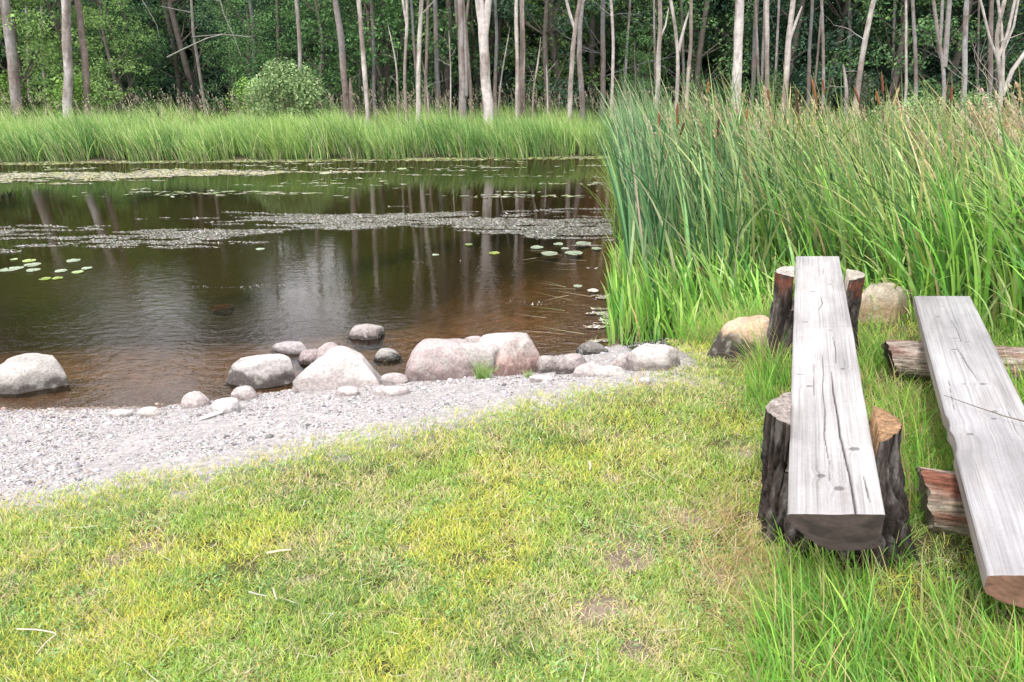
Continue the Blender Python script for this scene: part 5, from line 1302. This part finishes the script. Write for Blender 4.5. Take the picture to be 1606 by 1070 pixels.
for k_ in range(16):
    pxk = rb_.choice([rb_.uniform(560, 1080), rb_.uniform(1090, 1600), rb_.uniform(620, 1600)]); le_ = rb_.uniform(-14, 14)
    bare_tree([(pxk, 150), (pxk + le_ * .5, 70), (pxk + le_, 0)], rb_.uniform(4, 7), rb_.uniform(21.5, 24.5), 'thin grey trunk standing among many like it, set back behind the bright trunks', rb_.choice([DIM, GREY, GREY, BRN]), nbr=4, seed=300 + k_, H=rb_.uniform(7, 9.5), group='thin set back trunks of the wood', name='dead_tree')
# short dead saplings and snags
for i_, (pts, wp, Y, lab) in enumerate([
 ([(551, 172), (550, 150), (549, 122)], 10, 20.0, 'broken off brown snag touching the dark brown trunk'),
 ([(623, 165), (624, 120), (618, 80), (608, 38)], 5, 20.0, 'thin crooked dead sapling left of the thin kinked pale trunk'),
 ([(707, 168), (707, 110), (704, 48)], 4, 19.9, 'thin dead sapling left of the ragged grey twin stems'),
 ([(781, 172), (786, 120), (795, 70), (800, 42)], 4, 20.0, 'thin dead sapling bowing right of the forked white trunk'),
 ([(835, 170), (837, 130), (845, 100), (848, 58)], 5, 20.1, 'thin dead sapling curving up right of the twin trunks'),
 ([(859, 168), (858, 130), (857, 102)], 4, 20.3, 'shortest dead sapling right of the curving one'),
 ([(672, 165), (670, 130), (662, 95)], 4, 20.4, 'short dim sapling right of the smooth slender pale trunk'),
 ([(1330, 150), (1326, 120), (1322, 100)], 9, 21.0, 'stout grey snag left of the leaning dead tree')]):
    bare_tree(pts, wp, Y, lab, PALE if i_ else BRN, nbr=3, seed=60 + i_, broken=True, H=3, name='dead_sapling', group='dead saplings and snags', brlen=.45, brlow=.6)
# fallen pale bough on the left, over the dark opening
b_ = Buf(); rs = np.random.default_rng(77)
for pp, wdt in (([(262, 90), (290, 76), (325, 60), (350, 54), (392, 58)], 2.4), ([(223, 0), (236, 22), (246, 40), (250, 60)], 1.6), ([(345, 0), (352, 25), (366, 55), (378, 88)], 1.8)):
    P = np.array([at(a, b, 21.6) for a, b in pp]); t0 = P[0].copy()
    v, q = tube(P, np.linspace(wdt / F * 21 / 2, wdt / F * 21 / 4, len(P)), 6); b_.add(v, q, (.26, .26, .23))
# its stem joins the ground so the boughs belong to one small dead tree
P = np.array([[at(300, 0, 22)[0], 22.0, -.3], [at(298, 0, 22)[0], 22, 1.0], at(303, 50, 21.8), at(300, 0, 21.8), at(285, -40, 21.8)])
v, q = tube(P, [.05, .045, .04, .035, .02], 8, .1, 3); b_.add(v, q, (.2, .19, .17))
for (a, b) in (((301, 58), (350, 54)), ((301, 20), (252, 10)), ((299, -10), (345, 2))):
    P = np.array([at(a[0], a[1], 21.8), at(b[0], b[1], 21.6)]); v, q = tube(P, [.016, .012], 6); b_.add(v, q, (.2, .2, .18))
o = link('dead_tree', b_.mesh('dead_tree', M_bark)); tag(o, 'thin grey dead tree with sweeping boughs in the dark opening on the left', 'tree', 'bare trunks at the wood edge')

# tuft of grass in front of the great pink boulder
for (px_, py_, nn_, hh_, lb_) in ((757, 594, 170, .17, 'green grass tuft growing in front of the grey pink boulder'), (829, 592, 60, .08, 'short yellowish grass tuft at the foot of the salmon pink boulder')):
    P0 = hit(px_, py_); n = nn_
    bx_ = P0[None] + np.stack([rng.uniform(-1, 1, n) * (.045 if nn_ > 100 else .022), rng.uniform(-1, 1, n) * (.03 if nn_ > 100 else .014), np.full(n, -.01)], -1)
    v, f, c = blades(bx_, rng.uniform(.4, 1, n) * hh_, np.full(n, .004), rng.uniform(0, 6.28, n), rng.uniform(.0, .5, n), rng.uniform(.2, 1.3, n), pick([(.15, .30, .10), (.28, .42, .12), (.45, .42, .2)], [1, 1, .3], n), K=5)
    tag(link('grass_tuft', mesh_np('grass_tuft', v, f, 4, M_grass, c)), lb_, 'grass tuft')
# small things on the lawn ---------------------------------------------
def stalk(pxs, label, r=.003, col=(.62, .55, .42), lift=.03):
    P = np.array([hit(a, b) + [0, 0, lift] for a, b in pxs]); s = np.linspace(0, len(P) - 1, 14)
    P = np.stack([np.interp(s, range(len(P)), P[:, i_]) for i_ in range(3)], -1)
    b_ = Buf(); v, q = tube(P, np.linspace(r, r * .6, 14), 6, .2, 2); b_.add(v, q, col)
    tag(link('dry_stalk', b_.mesh('dry_stalk', M_wood)), label, 'stalk', 'dry stalks on the lawn')
stalk([(30, 1000), (62, 1001), (94, 1006), (76, 1020), (60, 1040)], 'bent white dry stalk lying on the lawn at the lower left', .0024, (.50, .46, .38))
stalk([(420, 880), (440, 876), (458, 874)], 'short tan dry leaf lying in the middle left lawn', .0045, (.6, .48, .32))
stalk([(392, 941), (406, 945), (420, 948)], 'short whitish twig lying on the lower left lawn', .002, (.48, .46, .42))
stalk([(430, 936), (433, 946), (436, 954)], 'tiny pale twig right of the whitish one on the lawn', .0022, (.48, .46, .42))
stalk([(924, 734), (926, 742), (924, 748)], 'pale dry leaf curled on the lawn before the bench', .005, (.6, .5, .38))

print('verts', sum(len(m.vertices) for m in bpy.data.meshes), 'things', cnt)
